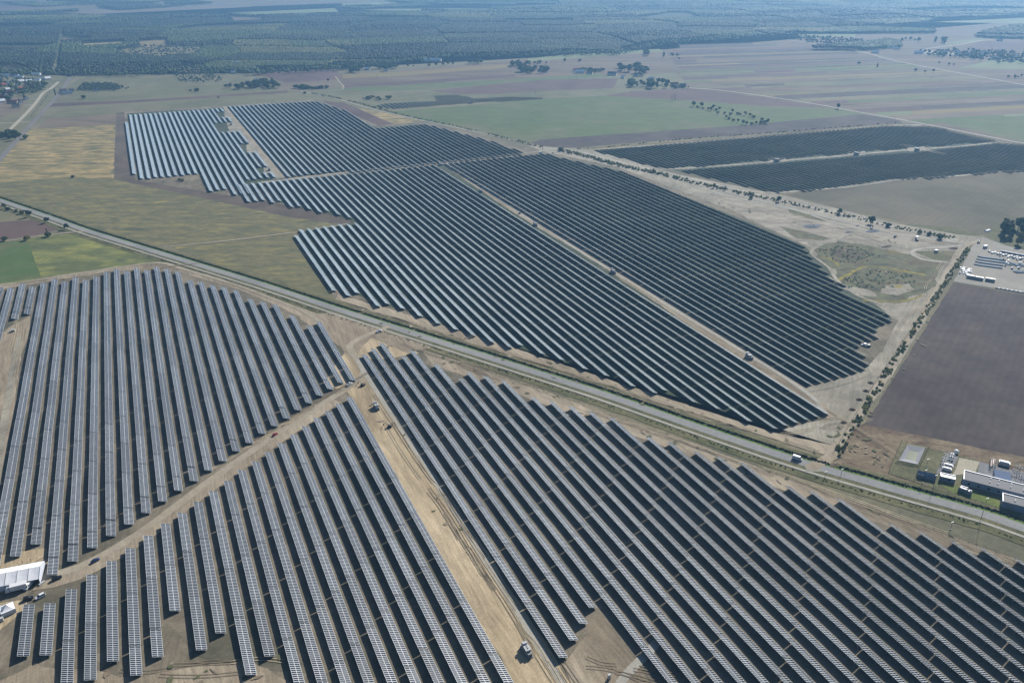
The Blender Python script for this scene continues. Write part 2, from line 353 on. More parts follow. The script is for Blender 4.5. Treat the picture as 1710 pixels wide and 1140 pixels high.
# long narrow strips of the farmland on the right, all running to the far right
rs = random.Random(5)
def ray_y(y0, x): return -75 + (y0 + 75) * (6500 - x) / 5400.0
def interp(tab, y):
    return float(np.interp(y, [p[1] for p in tab], [p[0] for p in tab]))
LEFTB = [(1140, 72), (1110, 90), (1125, 110), (1140, 140), (1160, 148), (1290, 163), (1420, 184), (1710, 238)]
TB = [(1415, 83), (1500, 104), (1710, 141), (2300, 252)]
pal = [M_purple, M_tanp, M_greeng, M_dark, M_ochre, M_green, M_browng, M_purple, M_palegreen, M_greyf, M_tanp, M_dark]
y0 = 76.0; last = None
while y0 < 232:
    dy = rs.choice((1.2, 1.8, 2.6, 4.0, 5.5)) * (0.6 + y0 / 200)
    xl = LEFTB[0][0]
    for _ in range(6): xl = interp(LEFTB, ray_y(y0 + dy * .5, xl))
    xr = 1415.0
    for _ in range(12): xr = interp(TB, ray_y(y0 + dy * .5, xr))
    if ray_y(y0, 1415) < 84: xr = min(xr, 1300 + (y0 - 76) * 8)
    cuts = [xl + 3] + sorted(rs.uniform(xl, min(xr, 1800)) for _ in range(rs.choice((0, 1, 2)))) + [xr - 3]
    for a, c in zip(cuts, cuts[1:]):
        if c - a < 25: continue
        m = rs.choice([q for q in pal if q is not last]); last = m
        mid = (a + c) / 2
        patch('field_strip', [(a, ray_y(y0, a)), (c, ray_y(y0, c)), (c + 3, ray_y(y0 + dy, c)), (a + 3, ray_y(y0 + dy, a))], m, 2, amp=2, z=.065 + .004 * (int(y0 * 7) % 5))
    y0 += dy

# ------------------------------------------------------------------ construction-site ground
patch('site_ground', [(-500, 560), (-500, 480), (0, 479), (190, 448), (265, 441), (300, 447), (430, 486), (600, 548), (700, 583), (1140, 735), (1500, 872), (1750, 955), (2600, 1250), (2400, 1700), (-900, 1700), (-900, 700)], M_soil, 2, z=None)
patch('site_ground', [(437, 300), (905, 249), (985, 262), (1250, 355), (1345, 396), (1612, 408), (1600, 432), (1540, 545), (1480, 640), (1400, 752), (1380, 762), (1340, 748), (1000, 640), (640, 530), (560, 500), (495, 402), (500, 388), (590, 376), (590, 366), (400, 327)], M_soil, 2, z=None)
patch('site_ground', [(207, 186), (375, 177), (530, 166), (632, 210), (710, 203), (870, 245), (905, 252), (437, 303), (400, 330), (226, 301)], M_soil, 2, z=None)
patch('site_ground', [(985, 250), (1480, 207), (1522, 206), (1720, 240), (2300, 342), (2300, 372), (1710, 285), (1500, 302), (1300, 324), (1270, 322), (1130, 292)], M_greyf, 2)
patch('site_ground', [(880, 243), (985, 250), (1135, 292), (1300, 325), (1400, 349), (1500, 374), (1600, 392), (1650, 396), (1615, 414), (1345, 402), (1250, 362), (1030, 279), (905, 253)], M_pale, 3)
patch('levelled_ground', [(1180, 322), (1300, 345), (1420, 370), (1610, 408), (1598, 432), (1500, 420), (1420, 402), (1350, 412), (1250, 366)], M_rubble, 3)
patch('pale_ground', [(1345, 402), (1612, 410), (1600, 434), (1540, 546), (1478, 645), (1402, 752), (1384, 760), (1300, 735), (1260, 720), (1385, 700), (1345, 650), (1460, 615), (1500, 535), (1400, 480)], M_pale, 3)
patch('weedy_hollow', [(1362, 413), (1400, 401), (1440, 408), (1580, 440), (1548, 490), (1500, 506), (1455, 507), (1430, 490), (1392, 468), (1395, 450), (1360, 430)], M_weeds, 4, amp=5)
M_yw = gmat('yellow_weeds', [(118, 116, 74), (150, 140, 70), (174, 162, 78)], .08, fam=.4); M_bw = gmat('brown_weeds', [(90, 82, 70), (104, 96, 80), (100, 100, 78)], .06, fam=.35)
patch('brown_weeds', [(1388, 417), (1420, 415), (1446, 424), (1440, 434), (1410, 432), (1386, 426)], M_bw, 5, amp=4)
patch('bare_soil', [(1478, 478), (1520, 474), (1530, 486), (1500, 494), (1470, 490)], M_pale, 5, amp=4)
patch('bare_soil', [(1384, 462), (1400, 474), (1450, 484), (1466, 496), (1440, 494), (1400, 480)], M_pale, 5, amp=3)
for q_ in ([(1396, 470), (1418, 458), (1440, 447), (1470, 446), (1510, 453), (1546, 460)], [(1368, 428), (1390, 434), (1400, 444)], [(1480, 477), (1496, 479), (1506, 477)], [(1440, 502), (1500, 504), (1540, 494)]): strip('yellow_weeds', q_, 3.2, M_yw, 5, amp=2.2)
patch('grass_patch', [(1300, 378), (1340, 386), (1385, 398), (1375, 402), (1330, 398)], M_weeds, 4, amp=2)
patch('grass_patch', [(1315, 348), (1390, 368), (1372, 369), (1320, 356)], M_verge, 4, amp=2)
patch('grass_patch', [(1525, 420), (1595, 420), (1590, 436), (1560, 434)], M_verge, 4, amp=2)
patch('gravel_yard', [(1625, 410), (1640, 396), (1720, 398), (2200, 480), (2200, 580), (1710, 490), (1592, 470)], M_gravel, 3)
patch('grass_patch', [(1640, 395), (1668, 372), (2200, 470), (2200, 480), (1720, 420), (1680, 410)], M_verge, 4)
patch('grass_under_rows', [(442, 306), (600, 291), (905, 257), (1030, 284), (1250, 371), (1343, 411), (1374, 442), (1476, 519), (1490, 534), (1445, 562), (1425, 588), (1440, 610), (1345, 645), (1383, 692), (1300, 719), (1100, 659), (860, 582), (600, 494), (570, 492), (496, 400), (505, 385), (560, 376), (588, 372), (582, 366), (465, 338)], M_under, 3)
patch('grass_under_rows', [(212, 190), (373, 180), (530, 169), (630, 214), (708, 207), (872, 254), (480, 296), (420, 322), (334, 290), (230, 298)], M_under, 3)
patch('grass_under_rows', [(992, 252), (1300, 226), (1480, 212), (1550, 213), (1665, 240), (2100, 300), (2100, 330), (1710, 284), (1500, 298), (1430, 305), (1420, 311), (1290, 320), (1140, 288)], M_under, 3)
patch('soil_under_rows', [(-300, 500), (0, 485), (190, 452), (265, 446), (420, 490), (535, 545), (588, 632), (400, 755), (120, 940), (-300, 1000)], M_undern, 3)
patch('soil_under_rows', [(40, 1010), (240, 905), (420, 780), (575, 670), (700, 890), (860, 1140), (440, 1120), (330, 1095), (280, 1040), (180, 1110), (110, 1090), (50, 1080)], M_undern, 3)
patch('soil_under_rows', [(606, 592), (640, 580), (780, 634), (1000, 705), (1300, 806), (1750, 960), (2400, 1200), (2400, 1600), (1200, 1400), (1000, 1030), (940, 1105), (760, 850)], M_undern, 3)
# bare sand and grass inside the near blocks
patch('sand_lane', [(540, 640), (575, 590), (600, 560), (640, 556), (700, 590), (640, 600), (606, 600), (640, 655), (760, 840), (945, 1125), (1100, 1400), (880, 1400), (860, 1140), (760, 975), (600, 685), (580, 655)], M_sandy, 4)
patch('turning_area', [(500, 530), (560, 520), (720, 580), (680, 590), (620, 565), (590, 600), (570, 580)], M_sand, 4, amp=2)
patch('sand_lane', [(18, 545), (50, 528), (50, 548), (36, 600), (10, 760), (-30, 950), (-300, 950), (-60, 700), (0, 560)], M_sand, 4)
patch('sand_lane', [(728, 268), (748, 268), (1000, 424), (1350, 650), (1395, 694), (1385, 700), (1000, 442), (850, 350)], M_sand, 4)
patch('sand_lane', [(371, 178), (381, 178), (488, 296), (455, 300), (420, 256), (398, 222), (386, 200)], M_pale, 4)
patch('sand_corner', [(940, 1112), (1000, 1025), (1130, 1200), (1150, 1300), (1020, 1300)], M_sand, 4, amp=2)
patch('sand_corner', [(0, 1135), (60, 1105), (200, 1130), (420, 1100), (700, 1300), (-100, 1300)], M_sand, 4, amp=2)
patch('sand_border', [(262, 440), (300, 446), (430, 485), (600, 546), (700, 581), (690, 590), (600, 560), (500, 528), (400, 484), (300, 455), (190, 452), (0, 484), (-200, 490), (-200, 482), (0, 476), (190, 446)], M_sand, 3, amp=1.2)
patch('sand_border', [(700, 581), (900, 650), (1140, 734), (1400, 828), (1750, 953), (1745, 964), (1400, 852), (1140, 757), (900, 672), (720, 608)], M_sand, 3, amp=1.2)
patch('sand_border', [(600, 512), (1000, 640), (1340, 748), (1375, 758), (1395, 745), (1290, 722), (1000, 628), (700, 530), (565, 492), (560, 500)], M_sand, 3, amp=1.2)
patch('matting', [(-60, 935), (10, 926), (78, 915), (78, 935), (90, 960), (60, 968), (0, 985), (-80, 1000)], M_sandy, 4)
patch('matting', [(-40, 1012), (32, 1002), (45, 1003), (45, 1015), (0, 1052), (-40, 1060)], M_sandy, 4)
for x, y, w, h in ((390, 213, 22, 16), (381, 192, 14, 12), (418, 247, 16, 16), (447, 284, 16, 12)):
    patch('transformer_pad', [(x - w / 2, y - h / 2), (x + w / 3, y - h / 2), (x + w / 2, y + h / 2), (x - w / 3, y + h / 2)], M_pale, 4)
for x, y in ((1297, 267.5), (1430, 256.5), (1530, 249)):
    patch('transformer_pad', [(x - 16, y - 3), (x + 14, y - 4), (x + 16, y + 3), (x - 12, y + 4)], M_pale, 5)
patch('cross_track', [(1500, 242), (1510, 241), (1582, 257), (1575, 259)], M_pale, 5)

# roads and tracks
ROAD = [(-330, 235), (-80, 308), (0, 335), (90, 366), (143, 385), (267, 423), (433, 474), (570, 519), (803, 593), (1003, 657), (1140, 705), (1320, 766), (1473, 811), (1640, 858), (1710, 882), (2100, 1010)]
_, road_line = strip('paved_road', ROAD, 7.5, M_asph, 5, amp=0.15)
strip('cycle_path', None, 2.3, M_tracky, 5, off=-8.2, amp=0.1, pts=road_line[18:])
strip('grass_verge', None, 3.0, M_verge, 4, off=-5.4, amp=0.3, pts=road_line)
strip('grass_verge', None, 1.6, M_vergeg, 4, off=4.6, amp=0.3, pts=road_line)
strip('ditch', None, 2.6, M_ditch_shade, 5, off=6.9, amp=0.4, pts=road_line)  # flat strip, the ditch's shade is in its dark colour
strip('grass_verge', None, 3.4, M_verge, 4, off=10.2, amp=0.6, pts=road_line)
strip('grass_verge', None, 6.5, M_verge, 3, off=-13.0, amp=0.8, pts=road_line[18:])
strip('dirt_track', [(-120, 1022), (0, 985), (60, 966), (130, 948), (230, 892), (350, 803), (460, 726), (540, 674), (585, 645), (606, 626), (606, 608), (588, 590), (584, 577), (600, 566), (632, 552), (650, 545)], 5.5, M_track, 5, amp=0.5)
strip('track_shoulder', [(60, 972), (130, 956), (230, 900), (350, 811), (460, 734), (560, 668)], 12, M_sand, 4, amp=1.0)
strip('service_track', [(596, 600), (612, 628), (680, 731), (780, 888), (932, 1128), (1020, 1270)], 3.4, M_tracky, 5, amp=0.1)
strip('service_track', [(1100, 1068), (1080, 1092), (1052, 1120), (1030, 1150), (990, 1230)], 4.2, M_tracky, 5, amp=0.1)
strip('service_track', [(34, 560), (22, 620), (8, 700), (-8, 800)], 5, M_pale, 5, amp=.5)
strip('crossing_track', [(436, 305), (600, 286), (800, 264.5), (905, 252.5), (925, 249)], 8, M_pale, 5, amp=0.8)
strip('middle_track', [(739, 272), (800, 309), (900, 374), (1023, 451), (1180, 547), (1340, 646), (1384, 690)], 3.6, M_tracky, 6, off=-2.5, amp=0.2)
strip('upper_track', [(376, 179), (420, 232), (474, 297)], 5, M_track, 5, amp=0.3)
strip('far_track', [(1082, 284), (1180, 279), (1400, 261), (1510, 251), (1600, 245), (1655, 239)], 9, M_pale, 5, amp=1)
strip('farm_track', [(500, 152), (560, 165), (640, 187), (760, 213), (905, 245), (990, 262), (1150, 304), (1300, 343), (1400, 368), (1500, 391), (1612, 407), (1640, 404)], 4, M_tracky, 5, amp=0.4)
strip('farm_track', [(960, 252), (1060, 277), (1150, 298), (1300, 334), (1400, 357), (1500, 381), (1600, 401)], 3, M_white, 5, amp=0.4)
strip('sand_track', [(1640, 402), (1612, 410), (1595, 432), (1540, 530), (1500, 590), (1470, 640), (1435, 690), (1395, 748), (1378, 772)], 6, M_track, 5, amp=0.6)
strip('haul_track', [(1610, 409), (1580, 413), (1540, 415), (1522, 422), (1540, 433), (1590, 440)], 5, M_tracky, 5, amp=0.6)
strip('haul_track', [(1522, 417), (1470, 404), (1430, 392), (1400, 398), (1365, 412), (1355, 424), (1385, 448), (1396, 466), (1430, 492), (1480, 512)], 3.6, M_pale, 5, amp=1.4)
strip('haul_track', [(1180, 318), (1260, 338), (1330, 352), (1400, 374), (1440, 384), (1520, 400)], 4, M_tracky, 5, amp=0.8)
strip('haul_track', [(1345, 652), (1400, 640), (1450, 620), (1478, 590)], 7, M_pale, 5, amp=.8)
strip('village_road', [(120, 127), (112, 138), (98, 158), (60, 200), (0, 266), (-80, 360), (-200, 500)], 9, M_asph2, 5, amp=0.1)
strip('concrete_road', [(98, 137), (85, 148), (72, 156), (60, 172), (40, 194), (12, 221)], 7, M_conc, 5, amp=0.1)
for y, xa, xb in ((133, 88, 106), (143, 78, 90), (149, 72, 98), (166, 54, 68), (176, 40, 56), (204, 28, 50), (206, -60, 26)):
    strip('side_road', [(xa, y), (xb, y)], 4, M_conc, 5, amp=0)
strip('farm_road', [(1150, 147), (1210, 152), (1290, 163), (1360, 174), (1420, 185), (1520, 203), (1710, 240), (2200, 334)], 5, M_white, 6, amp=0.4)
strip('village_lane', [(1415, 83), (1450, 90), (1500, 103), (1600, 122), (1710, 142), (2200, 232)], 6, M_white, 6, amp=0.4)
strip('village_lane', [(1314, 67), (1345, 71), (1385, 78)], 6, M_white, 6, amp=0.4)
strip('village_lane', [(1545, 82), (1600, 75), (1650, 67), (1720, 66)], 7, M_white, 6, amp=0.4)
strip('footpath', [(283, 412), (380, 402), (486, 389), (498, 388), (580, 374)], 3.0, M_track, 5, amp=0.4)
strip('perimeter_track', [(-200, 486), (0, 477), (100, 462), (190, 449), (262, 440), (300, 449), (400, 480), (500, 519), (540, 545)], 4, M_track, 5, off=1.5, amp=0.6)
strip('field_path', [(-200, 424), (0, 404), (60, 395), (143, 386)], 3, M_track, 5, amp=0.4)
strip('farm_track', [(480, 150), (500, 152), (570, 150), (565, 135), (560, 128)], 4, M_track, 5, amp=.5)
strip('site_access', [(1355, 777), (1360, 788)], 9, M_pale, 5, amp=.2)
strip('driveway', [(1352, 782), (1372, 771), (1400, 758)], 7, M_sand, 5, amp=1)
strip('field_edge', [(985, 250), (1140, 236), (1510, 210)], 5, M_ochre, 4, amp=1)
strip('field_edge', [(1280, 322), (1300, 322), (1420, 312), (1500, 301), (1600, 294), (1710, 286), (1900, 305)], 7, M_pale, 5, amp=1)
strip('field_edge', [(985, 250), (1140, 239.5), (1300, 226), (1480, 211), (1540, 209)], 12, M_pale, 3, amp=1)
strip('forest_ride', [(90, 122), (95, 85), (104, 50)], 9, M_greeng, 2, amp=1)

# ------------------------------------------------------------------ solar rows
TILT = math.radians(23); PW = 4.75; ZL = 0.83; MOD = 1.154
CX, SZ = math.cos(TILT), math.sin(TILT)
def pmat(name, col, rough, spec=0.5, coat=0.0):
    m = bpy.data.materials.new(name); m.use_nodes = True; n = m.node_tree; bb = n.nodes['Principled BSDF']
    bb.inputs['Roughness'].default_value = rough; bb.inputs['Specular IOR Level'].default_value = spec
    g = n.nodes.new('ShaderNodeNewGeometry'); nz = n.nodes.new('ShaderNodeTexNoise'); nz.inputs['Scale'].default_value = 0.35
    n.links.new(g.outputs['Position'], nz.inputs['Vector'])
    mx = n.nodes.new('ShaderNodeMix'); mx.data_type = 'RGBA'
    mx.inputs[6].default_value = tuple(v * .8 for v in col) + (1,); mx.inputs[7].default_value = tuple(v * 1.2 for v in col) + (1,)
    n.links.new(nz.outputs[0], mx.inputs[0])
    oi = n.nodes.new('ShaderNodeObjectInfo'); mr = n.nodes.new('ShaderNodeMapRange'); mr.inputs[3].default_value = .82; mr.inputs[4].default_value = 1.16; n.links.new(oi.outputs['Random'], mr.inputs[0])
    sc = n.nodes.new('ShaderNodeVectorMath'); sc.operation = 'SCALE'; n.links.new(mx.outputs[2], sc.inputs[0]); n.links.new(mr.outputs[0], sc.inputs['Scale']); n.links.new(sc.outputs[0], bb.inputs['Base Color'])
    return m
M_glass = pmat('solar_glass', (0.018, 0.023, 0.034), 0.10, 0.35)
M_glass_sky = pmat('solar_glass_painted_sky', (0.21, 0.25, 0.275), 0.16, 0.7)  # base lightened: blended frame lines and reflected sky painted into the colour
M_frame = pmat('aluminium_frame', (0.50, 0.54, 0.57), 0.45, 0.5)
M_steel = pmat('galvanised_steel', (0.35, 0.36, 0.37), 0.5)
M_back = pmat('panel_backsheet', (0.022, 0.03, 0.045), 0.35)
TM = {}
def slope_pt(u, v, h):   # u 0..PW from low edge up the slope, v along the row, h above the slab
    return (PW * CX / 2 - u * CX + h * SZ, v, ZL + u * SZ + h * CX)
def table_mesh(n, detail):
    key = (n, detail)
    if key in TM: return TM[key]
    L = n * MOD; b = MB()
    def slab(u0, u1, v0, v1, h0, h1, mt, mbk):
        P = [slope_pt(u, v, h) for h in (h0, h1) for u, v in ((u0, v0), (u0, v1), (u1, v1), (u1, v0))]
        o = len(b.v); b.v += P
        for q, mi in (((0, 3, 2, 1), mbk), ((4, 5, 6, 7), mt), ((0, 1, 5, 4), 0), ((1, 2, 6, 5), 0), ((2, 3, 7, 6), 2), ((3, 0, 4, 7), 0)):
            b.f.append(tuple(o + i for i in q)); b.m.append(mi)
    slab(0, PW, 0, L, 0, 0.05, 0, 2)
    g = 0.006
    if detail == 2:
        for j in range(n):
            for u0, u1 in ((0.09, PW / 2 - 0.07), (PW / 2 + 0.07, PW - 0.09)):
                v0, v1 = j * MOD + 0.095, (j + 1) * MOD - 0.095
                b.face([slope_pt(u0, v0, .05 + g), slope_pt(u0, v1, .05 + g), slope_pt(u1, v1, .05 + g), slope_pt(u1, v0, .05 + g)], 1)
    else:
        for u0, u1 in ((0.10, PW / 2 - 0.08), (PW / 2 + 0.08, PW - 0.10)):
            b.face([slope_pt(u0, .05, .05 + g), slope_pt(u0, L - .05, .05 + g), slope_pt(u1, L - .05, .05 + g), slope_pt(u1, .05, .05 + g)], 1)
    me = b.mesh('panel_table', [M_frame, M_glass if detail == 2 else M_glass_sky, M_back]); TM[key] = me
    return me
def frame_mesh(n):
    key = (n, 'f')
    if key in TM: return TM[key]
    L = n * MOD; b = MB(); k = max(2, round(L / 4.2))
    for u in (0.9, 2.3, 3.8):
        x, _, z = slope_pt(u, 0, -0.06); b.box((x, L / 2, z - .08), (0.07, L - .2, 0.12))
    for i in range(k):
        v = 0.8 + (L - 1.6) * i / (k - 1)
        for u in (1.0, 3.7):
            x, _, z = slope_pt(u, 0, -0.1); b.box((x, v, 0), (0.10, 0.14, z - .1))
        x0, _, z0 = slope_pt(.7, 0, -.2); x1, _, z1 = slope_pt(4.1, 0, -.2); b.cyl((x0, v, z0), (x1, v, z1), .06, n=4)
    me = b.mesh('support_frame', [M_steel]); TM[key] = me; return me
def terr(x, y):
    return 0.5 * noise.noise(Vector((x * .011, y * .021, 1.7))) + 0.10 * noise.noise(Vector((x * .05, y * .07, 5.1)))
PITCH_GAP = 36.3   # spacing of the table gaps along a row
def split(y0, y1, gap0):
    """cut a row at the gaps of its table grid"""
    g = math.ceil((y0 - gap0) / PITCH_GAP); cuts = []; y = gap0 + g * PITCH_GAP
    while y < y1:
        cuts.append(y); y += PITCH_GAP
    if y1 - y0 < 46: cuts = []
    ed = [y0] + cuts + [y1]; out = []
    for a, c in zip(ed, ed[1:]):
        a2 = a + 0.3; n = int((c - 0.3 - a2) / MOD + .4)
        if n >= 3: out.append((a2, n))
    return out
def one_row_mesh(tabs, X, y0, strips=False):
    b = MB()
    for a, n in tabs:
        L = n * MOD; v0, v1 = a - y0, a - y0 + L; z0 = terr(X, a); z1 = terr(X, a + L)
        def P(u, v, h):
            q = slope_pt(u, v, h); t = (v - v0) / L; return (q[0], q[1], q[2] + z0 * (1 - t) + z1 * t)
        o = len(b.v); b.v += [P(u, v, h) for h in (0, .05) for u, v in ((0, v0), (0, v1), (PW, v1), (PW, v0))]
        for q, mi in (((0, 3, 2, 1), 2), ((4, 5, 6, 7), 0), ((0, 1, 5, 4), 0), ((1, 2, 6, 5), 0), ((2, 3, 7, 6), 2), ((3, 0, 4, 7), 0)):
            b.f.append(tuple(o + i for i in q)); b.m.append(mi)
        for u0, u1 in ((0.10, PW / 2 - 0.08), (PW / 2 + 0.08, PW - 0.10)):
            b.face([P(u0, v0 + .05, .06), P(u0, v1 - .05, .06), P(u1, v1 - .05, .06), P(u1, v0 + .05, .06)], 1)
    return b
NROWS = 0
def set_tilt(deg, zl):
    global CX, SZ, ZL
    CX, SZ, ZL = math.cos(math.radians(deg)), math.sin(math.radians(deg)), zl
def make_row(X, y0, y1, gap0, detail, label, group):
    global NROWS
    flat = 'distant' in group
    if flat: set_tilt(21.5, .85)
    tabs = split(y0, y1, gap0)
    if not tabs: return
    NROWS += 1
    if detail == 0:
        o = one_row_mesh(tabs, X, y0).build('solar_panel_row', [M_frame, M_glass_sky, M_back]); o.location = (X, y0, 0)
        tag(o, label, 'solar row', group); set_tilt(23, 0.83); return
    t = thing('solar_panel_row', label, 'solar row', (X, y0, 0), 0, group)
    for a, n in tabs:
        L = n * MOD; z0 = terr(X, a); z1 = terr(X, a + L)
        p = link('panel_table', table_mesh(n, detail), t, (0, a - y0, z0)); p.rotation_euler = (math.atan2(z1 - z0, L), 0, 0)
        if detail == 2: link('support_frame', frame_mesh(n), p, (0, 0, 0))
def ordn(n):
    return '%d%s' % (n, 'th' if 10 <= n % 100 <= 20 else {1: 'st', 2: 'nd', 3: 'rd'}.get(n % 10, 'th'))

HI = ZL + PW * SZ
def tips(lst, z, X0, P):
    """pixel tips -> {row number: Y}"""
    out = {}
    for x, y in lst:
        g = G(x, y, z); out[round((g.x - X0) / P)] = g.y
    return out
def yat(d, k):
    if k in d: return d[k]
    ks = sorted(d); return float(np.interp(k, ks, [d[q] for q in ks]))
def near_gap(X): return 296.9 + 0.765 * (X - 179.7) + 0.35
HALF = PW * CX / 2
# block left of the dirt track
NLt = [(13.7, 479), (33.3, 472), (50, 476.8), (68.8, 470.7), (86, 464.6), (103.5, 468.4), (121.4, 462.3), (138.6, 466.3), (155.3, 460.7), (172.8, 454), (189.5, 449), (206.5, 452), (222.8, 446.7), (239.8, 450.5), (255.6, 445), (272.5, 448.2), (290.4, 452.3), (311.7, 467.3), (330, 470), (349, 474.7), (367.7, 478.3), (387.7, 483.3), (412.3, 498), (432.7, 502.3), (454, 507.3), (481.7, 525), (511.7, 542.7), (526.7, 535.7)]
NLb = [(16.7, 928.3), (50.7, 908.3), (78, 959.3), (112.3, 936.7), (145, 914), (176.7, 894), (206.7, 875), (236, 856), (263.3, 837.3), (290, 819.3), (316.7, 802.7), (340.7, 785), (365, 769.3), (388.3, 752.7), (410, 739), (432.3, 723.3), (454, 710.7), (473.3, 698.3), (492.7, 684), (510.7, 672.7), (528.3, 660), (546, 649.3), (565, 638.3)]
P0 = 8.97; X0 = G(13.7, 479, HI).x
ta = tips(NLt, HI, X0, P0); tb = tips(NLb, HI, X0, P0)
tb[0] = 560; tb[1] = G(18.9, 531.2, HI).y; tb[2] = G(40, 523.3, HI).y; tb[3] = 392.0
kmax = max(max(ta), max(tb))
for k in range(-5, kmax + 1):
    if k < 0: a, c = (818 + (k % 2) * 9, 520.0)
    else: a, c = yat(ta, k), yat(tb, k)
    X = X0 + k * P0 + HALF
    lab = ('%s solar row from the left in the near block left of the dirt track' % ordn(k + 2)) if k >= -1 else 'solar row off the left edge beyond the sandy lane'
    if k in (1, 2): lab = ('short left' if k == 1 else 'short right') + ' solar row ending above the pad with a white cabinet'
    make_row(X, c, a, near_gap(X), 2, lab, 'solar rows of the near left block')
# block between the dirt track and the sandy lane
LLt = [(39.3, 1006.7), (72.7, 1005), (110, 980), (145, 956.7), (177.7, 934), (209.3, 912.3), (239.3, 892.3), (267.7, 872.7), (295.7, 854), (322.3, 835.7), (348.3, 817.3), (373.3, 800.7), (397.3, 783.3), (420.7, 769), (464.3, 738.3), (485, 724.3), (505, 710), (524, 697.3), (542.3, 685), (561, 673.3), (576.7, 661.7)]
LLb = [(28.3, 1096.7), (65.7, 1095), (140, 1136), (177.7, 1105), (217.3, 1127.7), (253.3, 1097.3), (283.3, 1020), (326.7, 1086), (359, 1057.7), (409.3, 1129.3), (441.7, 1097.7)]
X0 = G(39.3, 1006.7, HI).x; ta = tips(LLt, HI, X0, P0); tb = tips(LLb, HI, X0, P0); tb[2] = 284.0; kb = max(tb)
for k in range(0, max(ta) + 1):
    a = yat(ta, k); c = yat(tb, k) if k <= kb else 175.0 - (k - kb) * 1.5
    X = X0 + k * P0 + HALF
    make_row(X, c, a, near_gap(X), 2, '%s solar row from the left between the dirt track and the sandy lane' % ordn(k + 1), 'solar rows of the near middle block')
# block right of the sandy lane, below the paved road
Rt = [(601.7, 588.3), (616.7, 579.3), (630.7, 570.7), (666.7, 591.7), (681.7, 583.3), (720, 606), (763, 630), (777, 619), (805, 626), (835, 634), (883, 661.7), (915, 669), (948, 678), (980, 686), (1015, 696), (1075, 728.3), (1111.7, 736.7), (1150, 753), (1190, 761), (1231.7, 771.7), (1306.7, 810), (1350, 819.3), (1395, 830), (1483.3, 873.3), (1533.3, 885), (1583.3, 900), (1633.3, 915), (1688.3, 931.7)]
Rb = [(929, 1100.5), (948.4, 1071.6), (963, 1044), (980.7, 1017.3)]
PR = 8.90; X0 = G(601.7, 588.3, HI).x; ta = tips(Rt, HI, X0, PR); tb = tips(Rb, HI, X0, PR)
kt = max(ta)
for k in range(0, kt + 8):
    a = yat(ta, k) if k <= kt else ta[kt] - (k - kt) * 11
    c = tb[k] if k in tb else 92.0
    if a - c < 15: continue
    X = X0 + k * PR + HALF
    make_row(X, c, a, near_gap(X), 2, '%s solar row right of the sandy lane, below the paved road' % ordn(k + 1), 'solar rows of the near right block')

# middle field
BMb = [(561.7, 486), (583.3, 495), (600, 490), (635, 512.7), (650, 509), (677.3, 519), (705, 529), (733.3, 541.7), (763.3, 551.7), (792.7, 561.7), (824, 573.3), (857.3, 581.7), (874, 579), (908.3, 592.3), (943.3, 603.3), (980, 617.3), (1018.3, 630.7), (1058.3, 646.7), (1100, 660), (1116.7, 655), (1160, 673), (1203, 686.7), (1253, 705), (1300, 720.7), (1316.7, 715), (1335, 710), (1351.7, 705), (1370, 698), (1385, 693)]
TLb = [(440, 335.3), (457, 339.6), (466.7, 336.5), (487.7, 347.2), (500.9, 345.8), (517.5, 350.7), (535, 356), (547.4, 353.7), (566.3, 359.8), (584.6, 365)]
BNt = [(490.4, 391.4), (498, 382), (511.8, 380.4), (525, 378.6), (537.7, 376.8), (550.9, 375.3), (563.7, 373.5), (577.2, 373)]
BRb = [(1350, 646), (1369, 641), (1388, 635), (1405, 629), (1422, 625), (1440, 619), (1457, 613), (1445, 598), (1453.3, 590), (1432, 574), (1452, 569), (1463, 566), (1475, 561), (1461, 546), (1475, 542), (1487, 538), (1498.3, 534), (1480, 519.5), (1420, 480), (1386.7, 470), (1387, 457), (1375, 449), (1375, 442), (1350, 424), (1353.3, 421.7), (1345, 410)]
PB = 8.90; X0 = G(490.4, 391.4, HI).x
lowx = lambda p: G(p[0], p[1], ZL)
def tips_low(lst):
    out = {}
    for p in lst:
        g = lowx(p); out[round((g.x - 2 * HALF - X0) / PB)] = g.y
    return out
tb = tips_low(BMb); tu = tips_low(TLb); tn = tips(BNt, HI, X0, PB); tr = tips_low(BRb)
lane_l = lowx((1385, 693)).x; kl = round((lane_l - 2 * HALF - X0) / PB)
Ytop = G(600, 286, 0).y - 9
n1 = n2 = 0
# top tips to the right of the road bend
BRt = [(910, 253.7), (936, 260.7), (953, 264.2), (981, 271.6), (1000.7, 275.4), (1031.6, 282.5)]
tt = tips(BRt, HI, X0, PB)
kr0 = kl + 2; kr1 = max(tr)
for k in range(-4, kl + 1):
    X = X0 + k * PB + HALF
    if k in tu or k < max(tu):
        yu = yat(tu, k)
        if Ytop - yu > 20 and k >= -3:
            n1 += 1
            make_row(X, yu, Ytop, 402.2, 1, '%s short solar row from the left just below the far crossing track' % ordn(n1), 'solar rows of the middle field')
        if k >= 0:
            n2 += 1
            make_row(X, yat(tb, k), yat(tn, k), 402.2, 1, '%s solar row from the left below the grass notch, above the road' % ordn(n2), 'solar rows of the middle field')
    else:
        n2 += 1
        make_row(X, yat(tb, k), Ytop, 402.2, 1, '%s solar row from the left in the middle field, left of its lane' % ordn(n2), 'solar rows of the middle field')
i = 0
